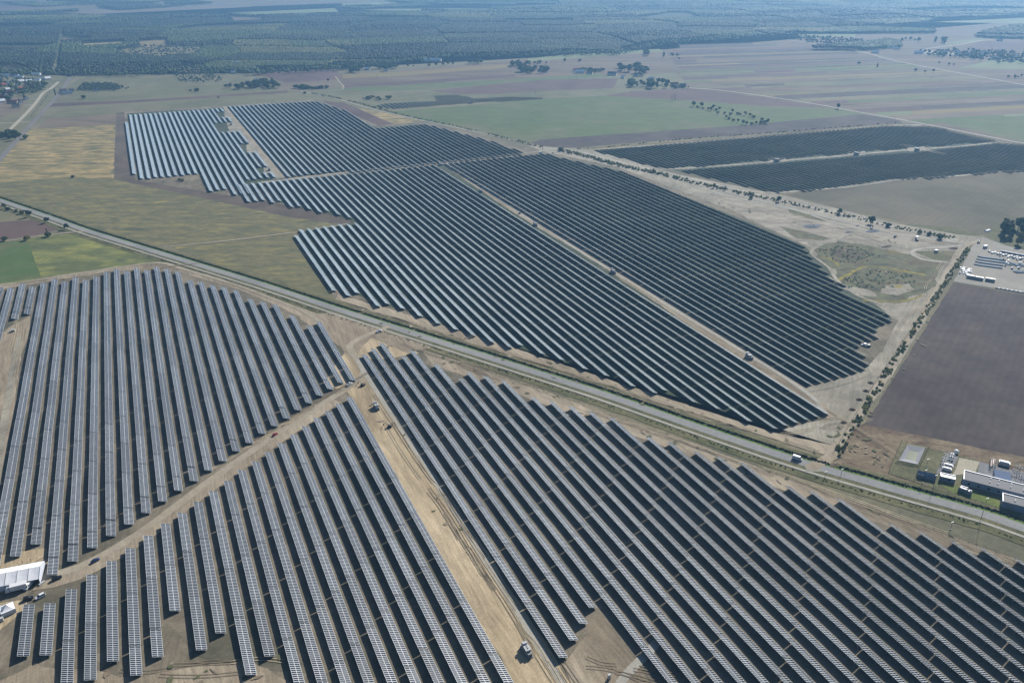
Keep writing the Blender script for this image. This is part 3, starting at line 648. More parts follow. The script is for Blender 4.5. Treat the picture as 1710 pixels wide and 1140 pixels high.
# right of the lane: near ends follow the list in order
Xr0 = X0 + kr0 * PB + HALF + 2.0
NR = int(round((G(1031.6, 282.5, HI).x - HALF * 0 - (Xr0 - HALF)) / PB)) + 1
brY = [lowx(p) for p in BRb]; bx = [v.x for v in brY]; by = [v.y for v in brY]
o_ = np.argsort(bx); bx = list(np.array(bx)[o_]); by = list(np.array(by)[o_])
ttk = sorted((G(x, y, HI).x, G(x, y, HI).y) for x, y in BRt)
for q in range(NR):
    X = Xr0 + q * PB; c = float(np.interp(X + HALF, bx, by))
    top = Ytop if X < ttk[0][0] - 20 else float(np.interp(X - HALF, [v[0] for v in ttk], [v[1] for v in ttk]))
    make_row(X, c, top, 402.2, 1, '%s solar row right of the service lane in the middle field' % ordn(q + 1), 'solar rows right of the middle lane')

# far blocks given by outlines
def poly_rows(poly, X0, P, X1=None):
    pts = [G(*p) for p in poly]; xs = [p.x for p in pts]; out = []
    X = X0
    while X < (X1 or max(xs)):
        ys = []
        for i in range(len(pts)):
            a, c = pts[i], pts[(i + 1) % len(pts)]
            if (a.x <= X) != (c.x <= X): ys.append(a.y + (c.y - a.y) * (X - a.x) / (c.x - a.x))
        ys.sort()
        for q in range(0, len(ys) - 1, 2): out.append((X, ys[q], ys[q + 1]))
        X += P
    return out
PT = 8.85
far = []   # (size in the picture, X, y0, y1, label, group)
def addfar(rows, lab, group, q=12.0, sub=None):
    for i, (X, a, c) in enumerate(rows):
        a = math.floor(a / q) * q + (i * 3 % 5); pieces = [(a, c)]
        for (x0, x1, v0, v1) in (sub or []):
            if x0 < X < x1:
                nn = []
                for s_, e_ in pieces:
                    if v0 > s_ and v1 < e_: nn += [(s_, v0), (v1, e_)]
                    else: nn.append((s_, e_))
                pieces = nn
        for j, (s_, e_) in enumerate(pieces):
            if e_ - s_ < 14: continue
            l = lab % ordn(i + 1)
            if len(pieces) > 1: l = ('near part of the ' if j == 0 else 'rear part of the ') + l
            far.append(((e_ - s_) / (s_ + X * .4) ** 2, X, s_, e_, l, group))
TLbot = [(227.2, 291.4), (241.2, 299.8), (251.8, 298.8), (330.7, 290.5), (356, 319.8), (379.8, 316.8), (399, 326.5), (409, 325.3), (421.4, 324.7)]
rows = []; tl0 = G(208.8, 203.3, HI); tlb = [lowx(p) for p in TLbot]
X = tl0.x + HALF; i = 0
while X < 171 - 6:
    xe = X + HALF; bx = [v.x for v in tlb]; j = int(np.argmin([abs(v - xe) for v in bx]))
    if xe < bx[3] + 4: yb = [tlb[0].y, tlb[1].y][min(1, i)] if xe < bx[1] + 4 else tlb[2].y
    elif xe > bx[-1] + 5: yb = Ytop + 18
    else: yb = tlb[j].y
    rows.append((X, yb, tl0.y if i == 0 else G(300, 184.5, HI).y)); X += PT; i += 1
padv = []
for x0, y0_, x1, y1_ in ((369, 204, 398, 222), (376, 187, 386, 197), (409, 240, 425, 256), (440, 279, 454, 290)):
    c0 = G(x0, y1_); c1 = G(x1, y0_); padv.append((130 if x0 == 369 else 148, 172, min(c0.y, c1.y), max(c0.y, c1.y)))
addfar(rows, '%s solar row from the left in the far upper left field', 'solar rows of the far left field', 1.0, padv)
TR = [(381.6, 178.6), (527, 169), (531, 171), (556, 177.5), (573, 183), (630, 214.6), (707, 207.5), (721, 209.6), (757, 219), (813, 233), (876, 254.5), (870, 257), (482, 297.5), (476, 292)]
addfar(poly_rows(TR, 179.0 + HALF, PT), '%s solar row right of the upper lane in the far field', 'solar rows right of the upper lane')
FRa = [(990, 251), (1100, 242), (1300, 225), (1480, 211), (1560, 213), (1662, 236), (1600, 240), (1520, 246), (1300, 265), (1180, 276), (1108, 281), (1070, 272)]
addfar(poly_rows(FRa, G(990, 251).x + 5, PT), '%s solar row from the left above the track in the far right field', 'solar rows above the far track')
FRb = [(1135, 285.5), (1180, 281.5), (1400, 264.5), (1530, 254), (1665, 240.5), (1720, 243), (1860, 265), (1860, 300), (1710, 285), (1600, 292), (1512, 300), (1495, 297), (1430, 304), (1420, 310), (1300, 320.5), (1280, 319)]
addfar(poly_rows(FRb, G(1135, 285.5).x + 5, PT), '%s solar row from the left below the track in the far right field', 'solar rows below the far track')
SB = [(622, 178), (645, 173), (730, 168.5), (726, 160), (765, 158), (795, 164.5), (850, 161.5), (920, 164), (800, 171.5), (660, 182.5)]
addfar(poly_rows(SB, G(622, 178).x + 5, 9.9), '%s solar row of the small distant array in the green field', 'solar rows of the distant array')
far.sort(key=lambda r: -r[0])
left = 300 - NROWS
for i, (s_, X, a, c, l, g) in enumerate(far):
    if i < left: make_row(X, a, c, 402.2, 0, l, g)
rest = far[left:]
if rest:
    b = MB()
    for s_, X, a, c, l, g in rest:
        set_tilt(21.5, .85) if 'distant' in g else set_tilt(23, 0.83)
        q = one_row_mesh(split(a, c, 402.2), X, 0); o = len(b.v)
        b.v += [(v[0] + X, v[1], v[2]) for v in q.v]; b.f += [tuple(o + i for i in f) for f in q.f]; b.m += q.m
    tag(b.build('distant_solar_rows', [M_frame, M_glass_sky, M_back]), 'dark blue solar rows too distant to count, beyond the nearer fields', 'solar rows', kind='stuff')
#PART2

# wheel ruts and dark trench lines scattered over the bare ground
M_rut = gmat('wheel_rut', [(132, 120, 102), (150, 137, 116)], 0.1, fam=.25); M_light = gmat('dry_sand_streak', [(196, 182, 152), (210, 196, 168)], 0.1, fam=.15)
M_grs = gmat('sparse_weeds', [(98, 104, 76), (120, 120, 90)], 0.1, fam=.35)
rr_ = random.Random(12)
RUT = {}
def ruts(px0, px1, n, w, mats_, bend=2.0, ln=(20, 90)):
    a, c = G(*px0), G(*px1); d = (c - a); L = d.length; d.normalize(); nn = Vector((-d.y, d.x, 0))
    for _ in range(n):
        s = rr_.uniform(0, L); l = rr_.uniform(*ln); o = rr_.uniform(-w, w); k = rr_.uniform(-bend, bend)
        pts = smooth([a + d * (s + l * t) + nn * (o + k * math.sin(t * 3.1)) for t in (0, .33, .66, 1)], 8)
        m = rr_.choice(mats_); b = RUT.setdefault(m.name, (MB(), m))[0]; z = .47 + .0015 * (_ % 9)
        for off in (-.8, .8):
            l_, r_ = offset_line(pts, off + .16), offset_line(pts, off - .16)
            for q in range(len(l_) - 1): b.face([(v.x, v.y, z) for v in (r_[q], r_[q + 1], l_[q + 1], l_[q])])
A_ = [M_rut, M_light]
ruts((620, 650), (930, 1120), 22, 6, A_); ruts((40, 960), (580, 645), 22, 4, A_); ruts((740, 272), (1390, 695), 14, 4, A_)
ruts((600, 515), (1380, 760), 20, 4, A_); ruts((640, 560), (1700, 940), 26, 5, A_); ruts((1400, 745), (1590, 430), 22, 7, A_); ruts((1180, 330), (1580, 415), 14, 16, A_, 10)
ruts((1300, 722), (1385, 705), 8, 7, A_, 3, (15, 40)); ruts((0, 700), (30, 560), 6, 5, A_); ruts((960, 1100), (1080, 1130), 6, 10, [M_rut], 2, (10, 30)); ruts((100, 1120), (420, 1110), 5, 6, A_, 2, (15, 50)); ruts((20, 474), (280, 446), 8, 4, A_)
for nm_, (b, m) in RUT.items(): tag(b.build('wheel_ruts', m), kind='structure')
WP = {}
for q0, q1, n in (((640, 570), (1700, 945), 60), ((600, 520), (1370, 755), 60), ((620, 660), (920, 1110), 9), ((200, 1130), (460, 1120), 16), ((1420, 740), (1560, 500), 22), ((20, 480), (280, 450), 16), ((1400, 730), (1500, 780), 30), ((1200, 340), (1560, 420), 30), ((1400, 420), (1540, 490), 36)):
    a, c = G(*q0), G(*q1)
    for _ in range(n):
        p = a.lerp(c, rr_.random()) + Vector((rr_.uniform(-9, 9), rr_.uniform(-9, 9), 0)); rx, ry = rr_.uniform(.5, 3.2), rr_.uniform(.4, 1.6); m = rr_.choice((M_grs, M_rut, M_grs, M_sand)); an = rr_.uniform(0, 3)
        b = WP.setdefault(m.name, (MB(), m))[0]; rg_ = [(math.cos(t) * rx * rr_.uniform(.5, 1.3), math.sin(t) * ry * rr_.uniform(.5, 1.3)) for t in [i * .449 for i in range(14)]]
        b.face([(p.x + u * math.cos(an) - v * math.sin(an), p.y + u * math.sin(an) + v * math.cos(an), .49 + .001 * (_ % 7)) for u, v in rg_])
for nm_, (b, m) in WP.items(): tag(b.build('weed_patches', m), kind='structure')
# ------------------------------------------------------------------ vegetation
def foliage(name, cols, scale=0.12, k=0.5, trans=0.0):
    m = bpy.data.materials.new(name); m.use_nodes = True; n = m.node_tree; bb = n.nodes['Principled BSDF']
    bb.inputs['Roughness'].default_value = 0.75; bb.inputs['Specular IOR Level'].default_value = 0.15
    tl = n.nodes.new('ShaderNodeBsdfTranslucent'); ms_ = n.nodes.new('ShaderNodeMixShader'); ms_.inputs[0].default_value = trans
    n.links.new(bb.outputs[0], ms_.inputs[1]); n.links.new(tl.outputs[0], ms_.inputs[2]); n.links.new(ms_.outputs[0], n.nodes['Material Output'].inputs[0])
    g = n.nodes.new('ShaderNodeNewGeometry'); nz = n.nodes.new('ShaderNodeTexNoise'); nz.inputs['Scale'].default_value = scale; nz.inputs['Detail'].default_value = 6; nz.inputs['Roughness'].default_value = .7
    n.links.new(g.outputs['Position'], nz.inputs['Vector'])
    r = n.nodes.new('ShaderNodeValToRGB'); e = r.color_ramp.elements
    e[0].position = .32; e[0].color = alb(cols[0], k); e[1].position = .68; e[1].color = alb(cols[-1], k)
    for i, c in enumerate(cols[1:-1]):
        q = e.new(.32 + .36 * (i + 1) / (len(cols) - 1)); q.color = alb(c, k)
    n.links.new(nz.outputs[0], r.inputs[0]); n.links.new(r.outputs[0], bb.inputs['Base Color']); n.links.new(r.outputs[0], tl.inputs[0])
    return m
M_for = foliage('forest_foliage', [(48, 60, 46), (56, 70, 52), (66, 80, 58)], 0.02, k=.62)
M_fors = [M_for, foliage('forest_dark', [(36, 48, 40), (44, 58, 46), (52, 64, 50)], .02, k=.6), foliage('forest_green', [(66, 84, 50), (80, 98, 56), (94, 108, 60)], .02, k=.75), foliage('forest_olive', [(88, 98, 56), (106, 110, 62), (126, 122, 70)], .02, k=.8)]
M_forn = foliage('pine_foliage', [(48, 64, 50), (62, 82, 56), (80, 98, 60)], 0.05, k=.6)
M_leaf = [foliage('leaves_dark', [(52, 72, 48), (70, 90, 56), (86, 104, 62)], .3, k=.85, trans=.4), foliage('leaves_mid', [(66, 86, 52), (88, 106, 62), (108, 122, 72)], .3, k=.85, trans=.4),
          foliage('leaves_yellowing', [(92, 100, 62), (126, 124, 76), (150, 140, 84)], .3, k=.85, trans=.4)]
M_bark = mat('bark', (96, 84, 70), .9)
M_hedge = foliage('hedge_leaves', [(70, 82, 56), (94, 104, 68), (124, 124, 86), (152, 142, 104)], .08, k=1.15, trans=.4)
M_reed = foliage('ditch_weeds', [(36, 52, 36), (48, 66, 42), (66, 84, 50)], .1, k=.6)

def inpoly(px, py, pts):
    c = np.zeros(len(px), bool); n = len(pts)
    for i in range(n):
        x0, y0 = pts[i].x, pts[i].y; x1, y1 = pts[(i + 1) % n].x, pts[(i + 1) % n].y
        if y0 == y1: continue
        t = ((y0 > py) != (y1 > py)) & (px < (x1 - x0) * (py - y0) / (y1 - y0) + x0); c ^= t
    return c
ICO_V = []; 
_t = (1 + 5 ** .5) / 2
for a, b_ in ((-1, _t), (1, _t), (-1, -_t), (1, -_t)): ICO_V.append((a, b_, 0))
for a, b_ in ((-1, _t), (1, _t), (-1, -_t), (1, -_t)): ICO_V.append((0, a, b_))
for a, b_ in ((_t, -1), (_t, 1), (-_t, -1), (-_t, 1)): ICO_V.append((a, 0, b_))
ICO_V = np.array(ICO_V) / math.sqrt(1 + _t * _t)
ICO_F = np.array([(0, 11, 5), (0, 5, 1), (0, 1, 7), (0, 7, 10), (0, 10, 11), (1, 5, 9), (5, 11, 4), (11, 10, 2), (10, 7, 6), (7, 1, 8), (3, 9, 4), (3, 4, 2), (3, 2, 6), (3, 6, 8), (3, 8, 9), (4, 9, 5), (2, 4, 11), (6, 2, 10), (8, 6, 7), (9, 8, 1)])
def blobs(name, pos, rad, hgt, m, seed=3, z0=0.0, jit=.28):
    """one stuff mesh of many uneven crowns: pos Nx2, crown radius, tree height"""
    rng = np.random.default_rng(seed); n = len(pos)
    v = np.repeat(ICO_V[None], n, 0) * (1 + rng.uniform(-jit, jit, (n, 12, 1)))
    a = rng.uniform(0, 6.283, n); ca, sa = np.cos(a)[:, None], np.sin(a)[:, None]
    x = v[:, :, 0] * ca - v[:, :, 1] * sa; y = v[:, :, 0] * sa + v[:, :, 1] * ca
    X = pos[:, 0][:, None] + x * rad[:, None]; Y = pos[:, 1][:, None] + y * rad[:, None]
    ch = hgt * .62; Z = (hgt - ch * .5)[:, None] + v[:, :, 2] * ch[:, None] * .55 + z0
    vv = np.stack([X, Y, Z], 2).reshape(-1, 3)
    ff = (ICO_F[None] + (np.arange(n) * 12)[:, None, None]).reshape(-1, 3)
    return link(name, npmesh(name, vv, ff, [m]))
def grid_in(polys, holes, sp, rng, dmin=0, dmax=1e9, dens=1.0):
    out = []
    for poly in polys:
        pts = [G(*p) for p in poly]; xs = [p.x for p in pts]; ys = [p.y for p in pts]
        gx, gy = np.meshgrid(np.arange(min(xs), max(xs), sp), np.arange(min(ys), max(ys), sp))
        gx = gx.ravel() + rng.uniform(-.45, .45, gx.size) * sp; gy = gy.ravel() + rng.uniform(-.45, .45, gy.size) * sp
        d = np.hypot(gx, gy); k = (d >= dmin) & (d < dmax)
        # keep a wedge a little wider than the view
        az = np.arctan2(gx, gy) - YAW; k &= (np.abs(az) < math.radians(38))
        if dens < 1: k &= rng.uniform(0, 1, gx.size) < dens
        gx, gy = gx[k], gy[k]; k = inpoly(gx, gy, pts)
        for h in holes: k &= ~inpoly(gx, gy, h)
        out.append(np.stack([gx[k], gy[k]], 1))
    return np.concatenate(out)
FOR = [(-200, 122), (0, 121), (90, 123), (125, 126), (200, 125), (250, 122), (303, 119), (300, 107), (337, 110), (345, 116), (380, 122), (427, 122), (428, 115), (467, 114), (545, 112), (560, 107), (605, 106), (660, 103), (700, 99), (757, 95), (870, 94), (912, 91), (943, 87), (1033, 89), (1037, 82), (1103, 72), (1140, 70), (1233, 63), (1307, 61), (1327, 54), (1423, 56), (1440, 47), (1550, 38), (1557, 34), (1710, 27), (2000, 12), (2000, -7), (930, -7), (935, 12), (700, 20), (560, 24), (438, 27), (400, 28), (300, 27), (0, 30), (-200, 33)]
HOLES = [[G(*p) for p in q] for q in ([(102, 62), (154, 65), (153, 70), (104, 71)], [(135, 73), (208, 69), (207, 77), (135, 81)], [(230, 69), (280, 66), (280, 77), (236, 80)],
    [(188, 84), (250, 77), (340, 78), (332, 93), (270, 100), (212, 95)], [(383, 28), (438, 30), (442, 37), (390, 39)], [(88, 123), (98, 123), (103, 85), (108, 50), (103, 50), (96, 85)], [(0, 110), (25, 110), (50, 117), (50, 122), (0, 122)])]
WOODS = [FOR, [(1626, 62), (1650, 53), (1690, 45), (2000, 38), (2000, 66), (1700, 66), (1650, 64)], [(1358, 84), (1352, 78), (1420, 74), (1440, 74), (1480, 67), (1502, 70), (1505, 80), (1440, 85)], [(1340, 52), (1440, 49), (1560, 52), (1562, 56), (1450, 57), (1330, 57)],
    [(0, 24), (130, 17), (133, 20), (0, 27)], [(160, 13), (330, 5), (360, 8), (200, 18)], [(0, 7), (200, 0), (330, 0), (330, 3), (60, 12)], [(560, 14), (700, 8), (720, 11), (600, 17)], [(640, 3), (930, 6), (930, 10), (700, 8)]]
rng = np.random.default_rng(11)
near = grid_in(WOODS, HOLES, 6.6, rng, 0, 2900); mid = grid_in(WOODS, HOLES, 8.5, rng, 2900, 4300); farr = grid_in(WOODS, HOLES, 12.5, rng, 4300, 7500)
def vary(p, sc, off): return np.array([noise.noise(Vector((a * sc, c * sc, off))) for a, c in p])
def stands(p, cell):
    """forest stands: cells of a warped, skewed grid, each with its own age and species"""
    w1 = vary(p, .0021, 3.0) * 130; w2 = vary(p, .0021, 7.0) * 130
    a = (p[:, 0] * .94 - p[:, 1] * .34 + w1) / cell; c = (p[:, 0] * .34 + p[:, 1] * .94 + w2) / (cell * .62)
    fa, fc = np.floor(a), np.floor(c); h = np.abs(np.sin(fa * 127.1 + fc * 311.7) * 43758.5453) % 1.0; h2 = np.abs(np.sin(fa * 269.5 + fc * 183.3) * 24634.634) % 1.0
    edge = np.minimum(np.minimum(a - fa, 1 - a + fa) * cell, np.minimum(c - fc, 1 - c + fc) * cell * .62)
    return h, h2, edge
nfor = 0
for p, r_, h_ in ((near, 4.3, 13.5), (mid, 5.6, 14.0), (farr, 8.6, 15.0)):
    h1, h2, edge = stands(p, 330.0); big = vary(p, .0011, 21.0)
    keep = (edge > 3.0) & ~((h1 > .92) & (big < .2)); keep &= ~(((h1 < .16) | (big > .52)) & (rng.uniform(0, 1, len(p)) < .55))
    hh = h_ * (.62 + .5 * h2) * (1 + .12 * vary(p, .02, 2.0) + rng.uniform(-.09, .09, len(p))); rr = r_ * (1 + rng.uniform(-.18, .22, len(p)))
    hb = h1 + big * .45; mi = np.select([hb < .26, hb < .55, hb < .82], [1, 0, 2], 3); mi = np.where(rng.uniform(0, 1, len(p)) < .09, rng.integers(0, 4, len(p)), mi)
    for k in range(4):
        s_ = keep & (mi == k); nfor += int(s_.sum())
        if s_.sum() < 5: continue
        tag(blobs('forest', p[s_], rr[s_], hh[s_], M_fors[k], 5 + k, jit=.22), 'dense dark green forest stretching back to the hazy distance', 'forest', kind='stuff')
patch('forest_floor', FOR, M_floor, 1, amp=4)
print('forest trees', nfor)
tag(blobs('young_plantation', (q := grid_in([[(128, 152), (140, 141), (190, 141), (208, 147), (196, 152)]], [], 5, rng)), np.full(len(q), 2.0) * rng.uniform(.6, 1.3, len(q)), rng.uniform(3, 7, len(q)), M_forn, 6), 'low dense plantation of young dark trees beside the farmhouse', 'plantation', kind='stuff')
tag(blobs('scrub', (q := grid_in([[(300, 138), (290, 122), (345, 120), (372, 132), (370, 140)], [(200, 150), (206, 146), (230, 150)]], [], 9, rng, dens=.55)), rng.uniform(1.5, 3.6, len(q)), rng.uniform(2.5, 7, len(q)), M_forn, 6), 'scattered low scrub and bushes on the rough grass below the forest', 'scrub', kind='stuff')

tag(blobs('scrub', (q := grid_in([[(186, 83), (250, 77), (340, 78), (334, 93), (270, 100), (210, 95)], [(300, 104), (340, 108), (350, 122), (300, 124)]], [], 14, rng, dens=.45)), rng.uniform(2, 5, len(q)), rng.uniform(3, 9, len(q)), M_for, 6), 'thin scrub growing back in the pale forest clearing', 'scrub', kind='stuff')
tag(blobs('woodland_edge', (q := grid_in([[(-60, 118), (60, 121), (200, 124), (300, 119), (345, 114), (440, 121), (560, 112), (760, 93), (910, 90), (1035, 88), (1110, 70), (1240, 61), (1240, 65), (1110, 76), (1035, 93), (910, 94.5), (760, 98), (560, 119), (440, 127), (345, 123), (300, 124), (200, 129), (60, 126), (-60, 126)]], [], 9, rng, dens=.5)), rng.uniform(2.5, 5.5, len(q)), rng.uniform(6, 14, len(q)), M_fors[2], 16), 'ragged broadleaf trees along the front edge of the forest', 'woodland edge', kind='stuff')
tag(blobs('village_trees', (q := grid_in([[(1535, 88), (1600, 84), (1720, 90), (1720, 108), (1660, 106), (1600, 98), (1540, 94)], [(1300, 58), (1400, 66), (1480, 72), (1500, 82), (1420, 80), (1345, 72)], [(1190, 62), (1320, 57), (1330, 62), (1200, 67)]], [], 15, rng, dens=.5)), rng.uniform(3, 6, len(q)), rng.uniform(6, 13, len(q)), M_for, 26), 'hazy trees filling the gaps between the far right village roofs', 'village trees', kind='stuff')
tag(blobs('garden_trees', (q := grid_in([[(-60, 134), (20, 132), (68, 136), (82, 146), (66, 156), (30, 160), (-60, 170)], [(-60, 122), (0, 122), (90, 126), (60, 130), (-60, 132)]], [], 12, rng, dens=.45)), rng.uniform(2, 4.5, len(q)), rng.uniform(4, 9, len(q)), M_fors[2], 27), 'green garden trees filling the gaps between the left village houses', 'garden trees', kind='stuff')
def leafy(name, pos, rad, hgt, m, seed, per=26, z0=0.0, leaf=.55):
    """shrubs as clouds of leaf clumps, one stuff mesh"""
    rg = np.random.default_rng(seed); n = len(pos); N = n * per
    d = rg.normal(size=(N, 3)); d /= np.linalg.norm(d, axis=1)[:, None]; rr = rg.uniform(.35, 1, N) ** .6
    R_ = np.repeat(rad, per); Hh = np.repeat(hgt, per)
    c = np.stack([np.repeat(pos[:, 0], per) + d[:, 0] * rr * R_, np.repeat(pos[:, 1], per) + d[:, 1] * rr * R_, z0 + Hh * .5 + d[:, 2] * rr * Hh * .5], 1)
    a = rg.normal(size=(N, 3)); a /= np.linalg.norm(a, axis=1)[:, None]; b_ = np.cross(a, rg.normal(size=(N, 3))); b_ /= np.linalg.norm(b_, axis=1)[:, None]
    s = (leaf * rg.uniform(.6, 1.3, N))[:, None]
    v = np.stack([c - a * s - b_ * s, c + a * s - b_ * s * .6, c + a * s + b_ * s, c - a * s * .6 + b_ * s], 1).reshape(-1, 3)
    f = np.arange(N * 4).reshape(-1, 4)
    return link(name, npmesh(name, v, f, [m]))
def along(px, width, n, seed, pts=None):
    rg = random.Random(seed); l = smooth([G(*p) for p in px], 6.0) if pts is None else pts; out = []
    for _ in range(n):
        i = rg.randrange(len(l) - 1); t = rg.random(); p = l[i].lerp(l[i + 1], t); d = (l[i + 1] - l[i]).normalized()
        o = rg.uniform(-.5, .5) * width
        if noise.noise(Vector((p.x * .03, p.y * .03, seed))) < -.5: continue
        out.append((p.x - d.y * o, p.y + d.x * o))
    return np.array(out)
def hedge(name, px, width, n, r, h, m, seed, label, leaf=.55, per=26, pts=None, cat='hedge'):
    p = along(px, width, n, seed, pts); rg = np.random.default_rng(seed)
    o = leafy(name, p, rg.uniform(r[0], r[1], len(p)), rg.uniform(h[0], h[1], len(p)), m, seed, per, .15, leaf)
    tag(o, label, cat, kind='stuff')
hedge('hedgerow', [(1618, 414), (1600, 440), (1560, 500), (1520, 560), (1480, 625), (1440, 690), (1420, 720), (1398, 762)], 4.5, 230, (.4, 1.4), (.5, 2.2), M_hedge, 21, 'green and straw coloured hedge between sand track and dark ploughed field')
hedge('hedgerow', [(930, 250), (990, 264), (1040, 278), (1100, 290), (1180, 310), (1260, 327)], 12, 330, (.5, 1.7), (.8, 3.0), M_hedge, 22, 'dense pale green hedge between the two tracks beside the far right array', .7)
hedge('hedgerow', [(1260, 327), (1330, 342), (1420, 362), (1500, 380), (1600, 399)], 10, 150, (.4, 1.2), (.4, 1.6), M_hedge, 23, 'thinner green hedge along the farm track above the levelled ground', .6)
hedge('bushes', [(905, 249), (1000, 247), (1140, 233), (1300, 221), (1500, 205)], 2, 100, (.5, 1.2), (.7, 2.0), M_hedge, 24, 'thin line of low bushes along the ploughed field edge')
hedge('bushes', [(520, 156), (580, 168), (640, 184), (700, 199), (760, 211), (840, 230), (905, 246)], 5, 210, (.6, 1.7), (.9, 2.8), M_hedge, 25, 'small dark bushes dotted along the far diagonal farm track')
hedge('ditch_weeds', None, 2.0, 5200, (.3, .55), (.3, .7), M_reed, 26, 'dark green weeds standing in for shade of the roadside ditch above the paved road', .4, 8, offset_line(road_line, 6.8), 'weeds')  # dark weed clumps added to stand in for the ditch's shade
hedge('ditch_weeds', None, 2.2, 700, (.3, .6), (.2, .5), M_hedge, 27, 'low dark weeds below the cycle path beside the paved road', .4, 8, offset_line(road_line[18:], -11.5), 'weeds')

hs = grid_in([[(1404, 470), (1445, 449), (1545, 461), (1540, 476), (1480, 480), (1420, 482)], [(1365, 415), (1420, 408), (1470, 428), (1440, 440), (1380, 436)]], [], 4.2, rng, dens=.4)
tag(leafy('hollow_scrub', hs, rng.uniform(.7, 2.0, len(hs)), rng.uniform(.4, 1.3, len(hs)), foliage('grey_scrub_leaves', [(76, 90, 72), (100, 112, 90), (126, 132, 106)], 0.1, k=1.25, trans=.4), 41, 10, .25, .5), 'low grey green scrub covering the weedy hollow beside the array', 'scrub', kind='stuff')
def tree_meshes(kind, seed):
    rg = np.random.default_rng(seed); K_ = 9 if kind != 'poplar' else 7
    cent = []; rad = []
    for i in range(K_):
        if kind == 'round': a = rg.uniform(0, 6.28); q = rg.uniform(0, .27); cent.append((math.cos(a) * q, math.sin(a) * q, rg.uniform(.38, .82))); rad.append(rg.uniform(.14, .23))
        elif kind == 'tall': a = rg.uniform(0, 6.28); q = rg.uniform(0, .15); cent.append((math.cos(a) * q, math.sin(a) * q, .25 + .65 * i / K_)); rad.append(rg.uniform(.11, .17))
        elif kind == 'pine': t = i / K_; cent.append((rg.uniform(-.03, .03), rg.uniform(-.03, .03), .18 + .78 * t)); rad.append(.2 * (1 - t) + .04)
        elif kind == 'bush': a = rg.uniform(0, 6.28); q = rg.uniform(0, .4); cent.append((math.cos(a) * q, math.sin(a) * q, rg.uniform(.3, .6))); rad.append(rg.uniform(.25, .38))
        else: cent.append((rg.uniform(-.02, .02), rg.uniform(-.02, .02), .15 + .8 * i / K_)); rad.append(.085 - .04 * abs(i / K_ - .4))
    per = 62; cs = np.repeat(np.array(cent), per, 0); rs_ = np.repeat(np.array(rad), per); N = len(cs)
    d = rg.normal(size=(N, 3)); d /= np.linalg.norm(d, axis=1)[:, None]; c = cs + d * (rs_ * rg.uniform(.55, 1.02, N))[:, None] * np.array([1, 1, .85])
    a = np.cross(d, rg.normal(size=(N, 3))); a /= np.linalg.norm(a, axis=1)[:, None]; b_ = np.cross(d, a) + d * rg.uniform(-.5, .5, (N, 1))
    s = (rs_ * rg.uniform(.2, .34, N) + .006)[:, None]
    v = np.stack([c - a * s - b_ * s, c + a * s - b_ * s * .5, c + a * s + b_ * s, c - a * s * .5 + b_ * s], 1).reshape(-1, 3)
    f = np.arange(N * 4).reshape(-1, 4)
    t = MB(); t.cyl((0, 0, 0), (0.01, 0, .5), .028, .016, 7)
    for i in range(3 if kind != 'pine' else 0):
        q = cent[i]; t.cyl((0, 0, .2 + .06 * i), (q[0] * .8, q[1] * .8, max(.3, q[2])), .014, .006, 5)
    return npmesh('crown', v, f, []), t.mesh('trunk', [M_bark])
TREES = {}
for i, (kd, sd) in enumerate((('round', 1), ('round', 2), ('round', 3), ('tall', 4), ('tall', 5), ('pine', 6), ('poplar', 7), ('bush', 8), ('bush', 9))):
    c_, t_ = tree_meshes(kd, sd)
    for li in range(3):
        cc = c_.copy(); cc.materials.append(M_leaf[li]); cc.name = 'crown'; TREES.setdefault((kd, li), []).append((cc, t_))
NT = 0
def tree(x, y, h, kd, li, label, group=None, cat='tree', at=None, w=1.0):
    global NT
    NT += 1
    p = G(x, y) if at is None else Vector((at[0], at[1], 0)); rt = random.Random(NT)
    nm = {'round': 'broadleaf_tree', 'tall': 'broadleaf_tree', 'pine': 'conifer_tree', 'poplar': 'poplar_tree', 'bush': 'bush'}[kd]
    o = thing(nm, label, 'bush' if kd == 'bush' else cat, (p.x, p.y, 0.05), rt.uniform(0, 6.28), group)
    o.scale = (h * w * rt.uniform(.9, 1.15), h * w * rt.uniform(.9, 1.15), h)
    c_, t_ = rt.choice(TREES[(kd, li)]); link('crown', c_, o); link('trunk', t_, o)
def clump(cx, cy, rx, ry, n, h, label, group, seed, kinds=('round', 'round', 'tall'), lis=(0, 0, 1), w=1.15):
    rg = random.Random(seed)
    for _ in range(n):
        a = rg.uniform(0, 6.28); q = rg.random() ** .5
        tree(cx + math.cos(a) * q * rx, cy + math.sin(a) * q * ry, rg.uniform(*h) * 1.2, rg.choice(kinds), rg.choice(lis), label, group, w=w)
clump(1035, 117, 12, 5, 8, (10, 16), 'tall dark tree at the left end of the central farm grove', 'trees at the left of the central farm', 31)
clump(1065, 121, 16, 6, 13, (13, 19), 'large round tree in the crown of the central farm grove', 'big trees of the central farm', 32)
clump(1070, 143, 26, 4, 15, (8, 13), 'dark tree in the front row of the central farm grove', 'front trees of the central farm', 33)
clump(1100, 145, 20, 5, 12, (10, 15), 'dense dark tree at the right front of the central farm', 'right front trees of the central farm', 34)
clump(1138, 147, 16, 1.5, 7, (4, 8), 'low dark tree at the tip of the farm by the white track', 'low trees at the farm tip', 35, ('bush', 'round'))
clump(892, 120, 26, 4, 28, (9, 14), 'bushy green tree of the long copse in the pink field', 'trees of the long copse', 36)
clump(868, 110, 18, 4, 18, (9, 13), 'green tree behind the long copse, in its upper group', 'trees behind the long copse', 37)
clump(905, 107, 12, 2, 6, (6, 9), 'small tree right behind the long copse', 'small trees behind the copse', 38)
clump(590, 117, 22, 6, 26, (11, 16), 'large tree of the left grove at the edge of the forest', 'trees of the left forest edge grove', 39)
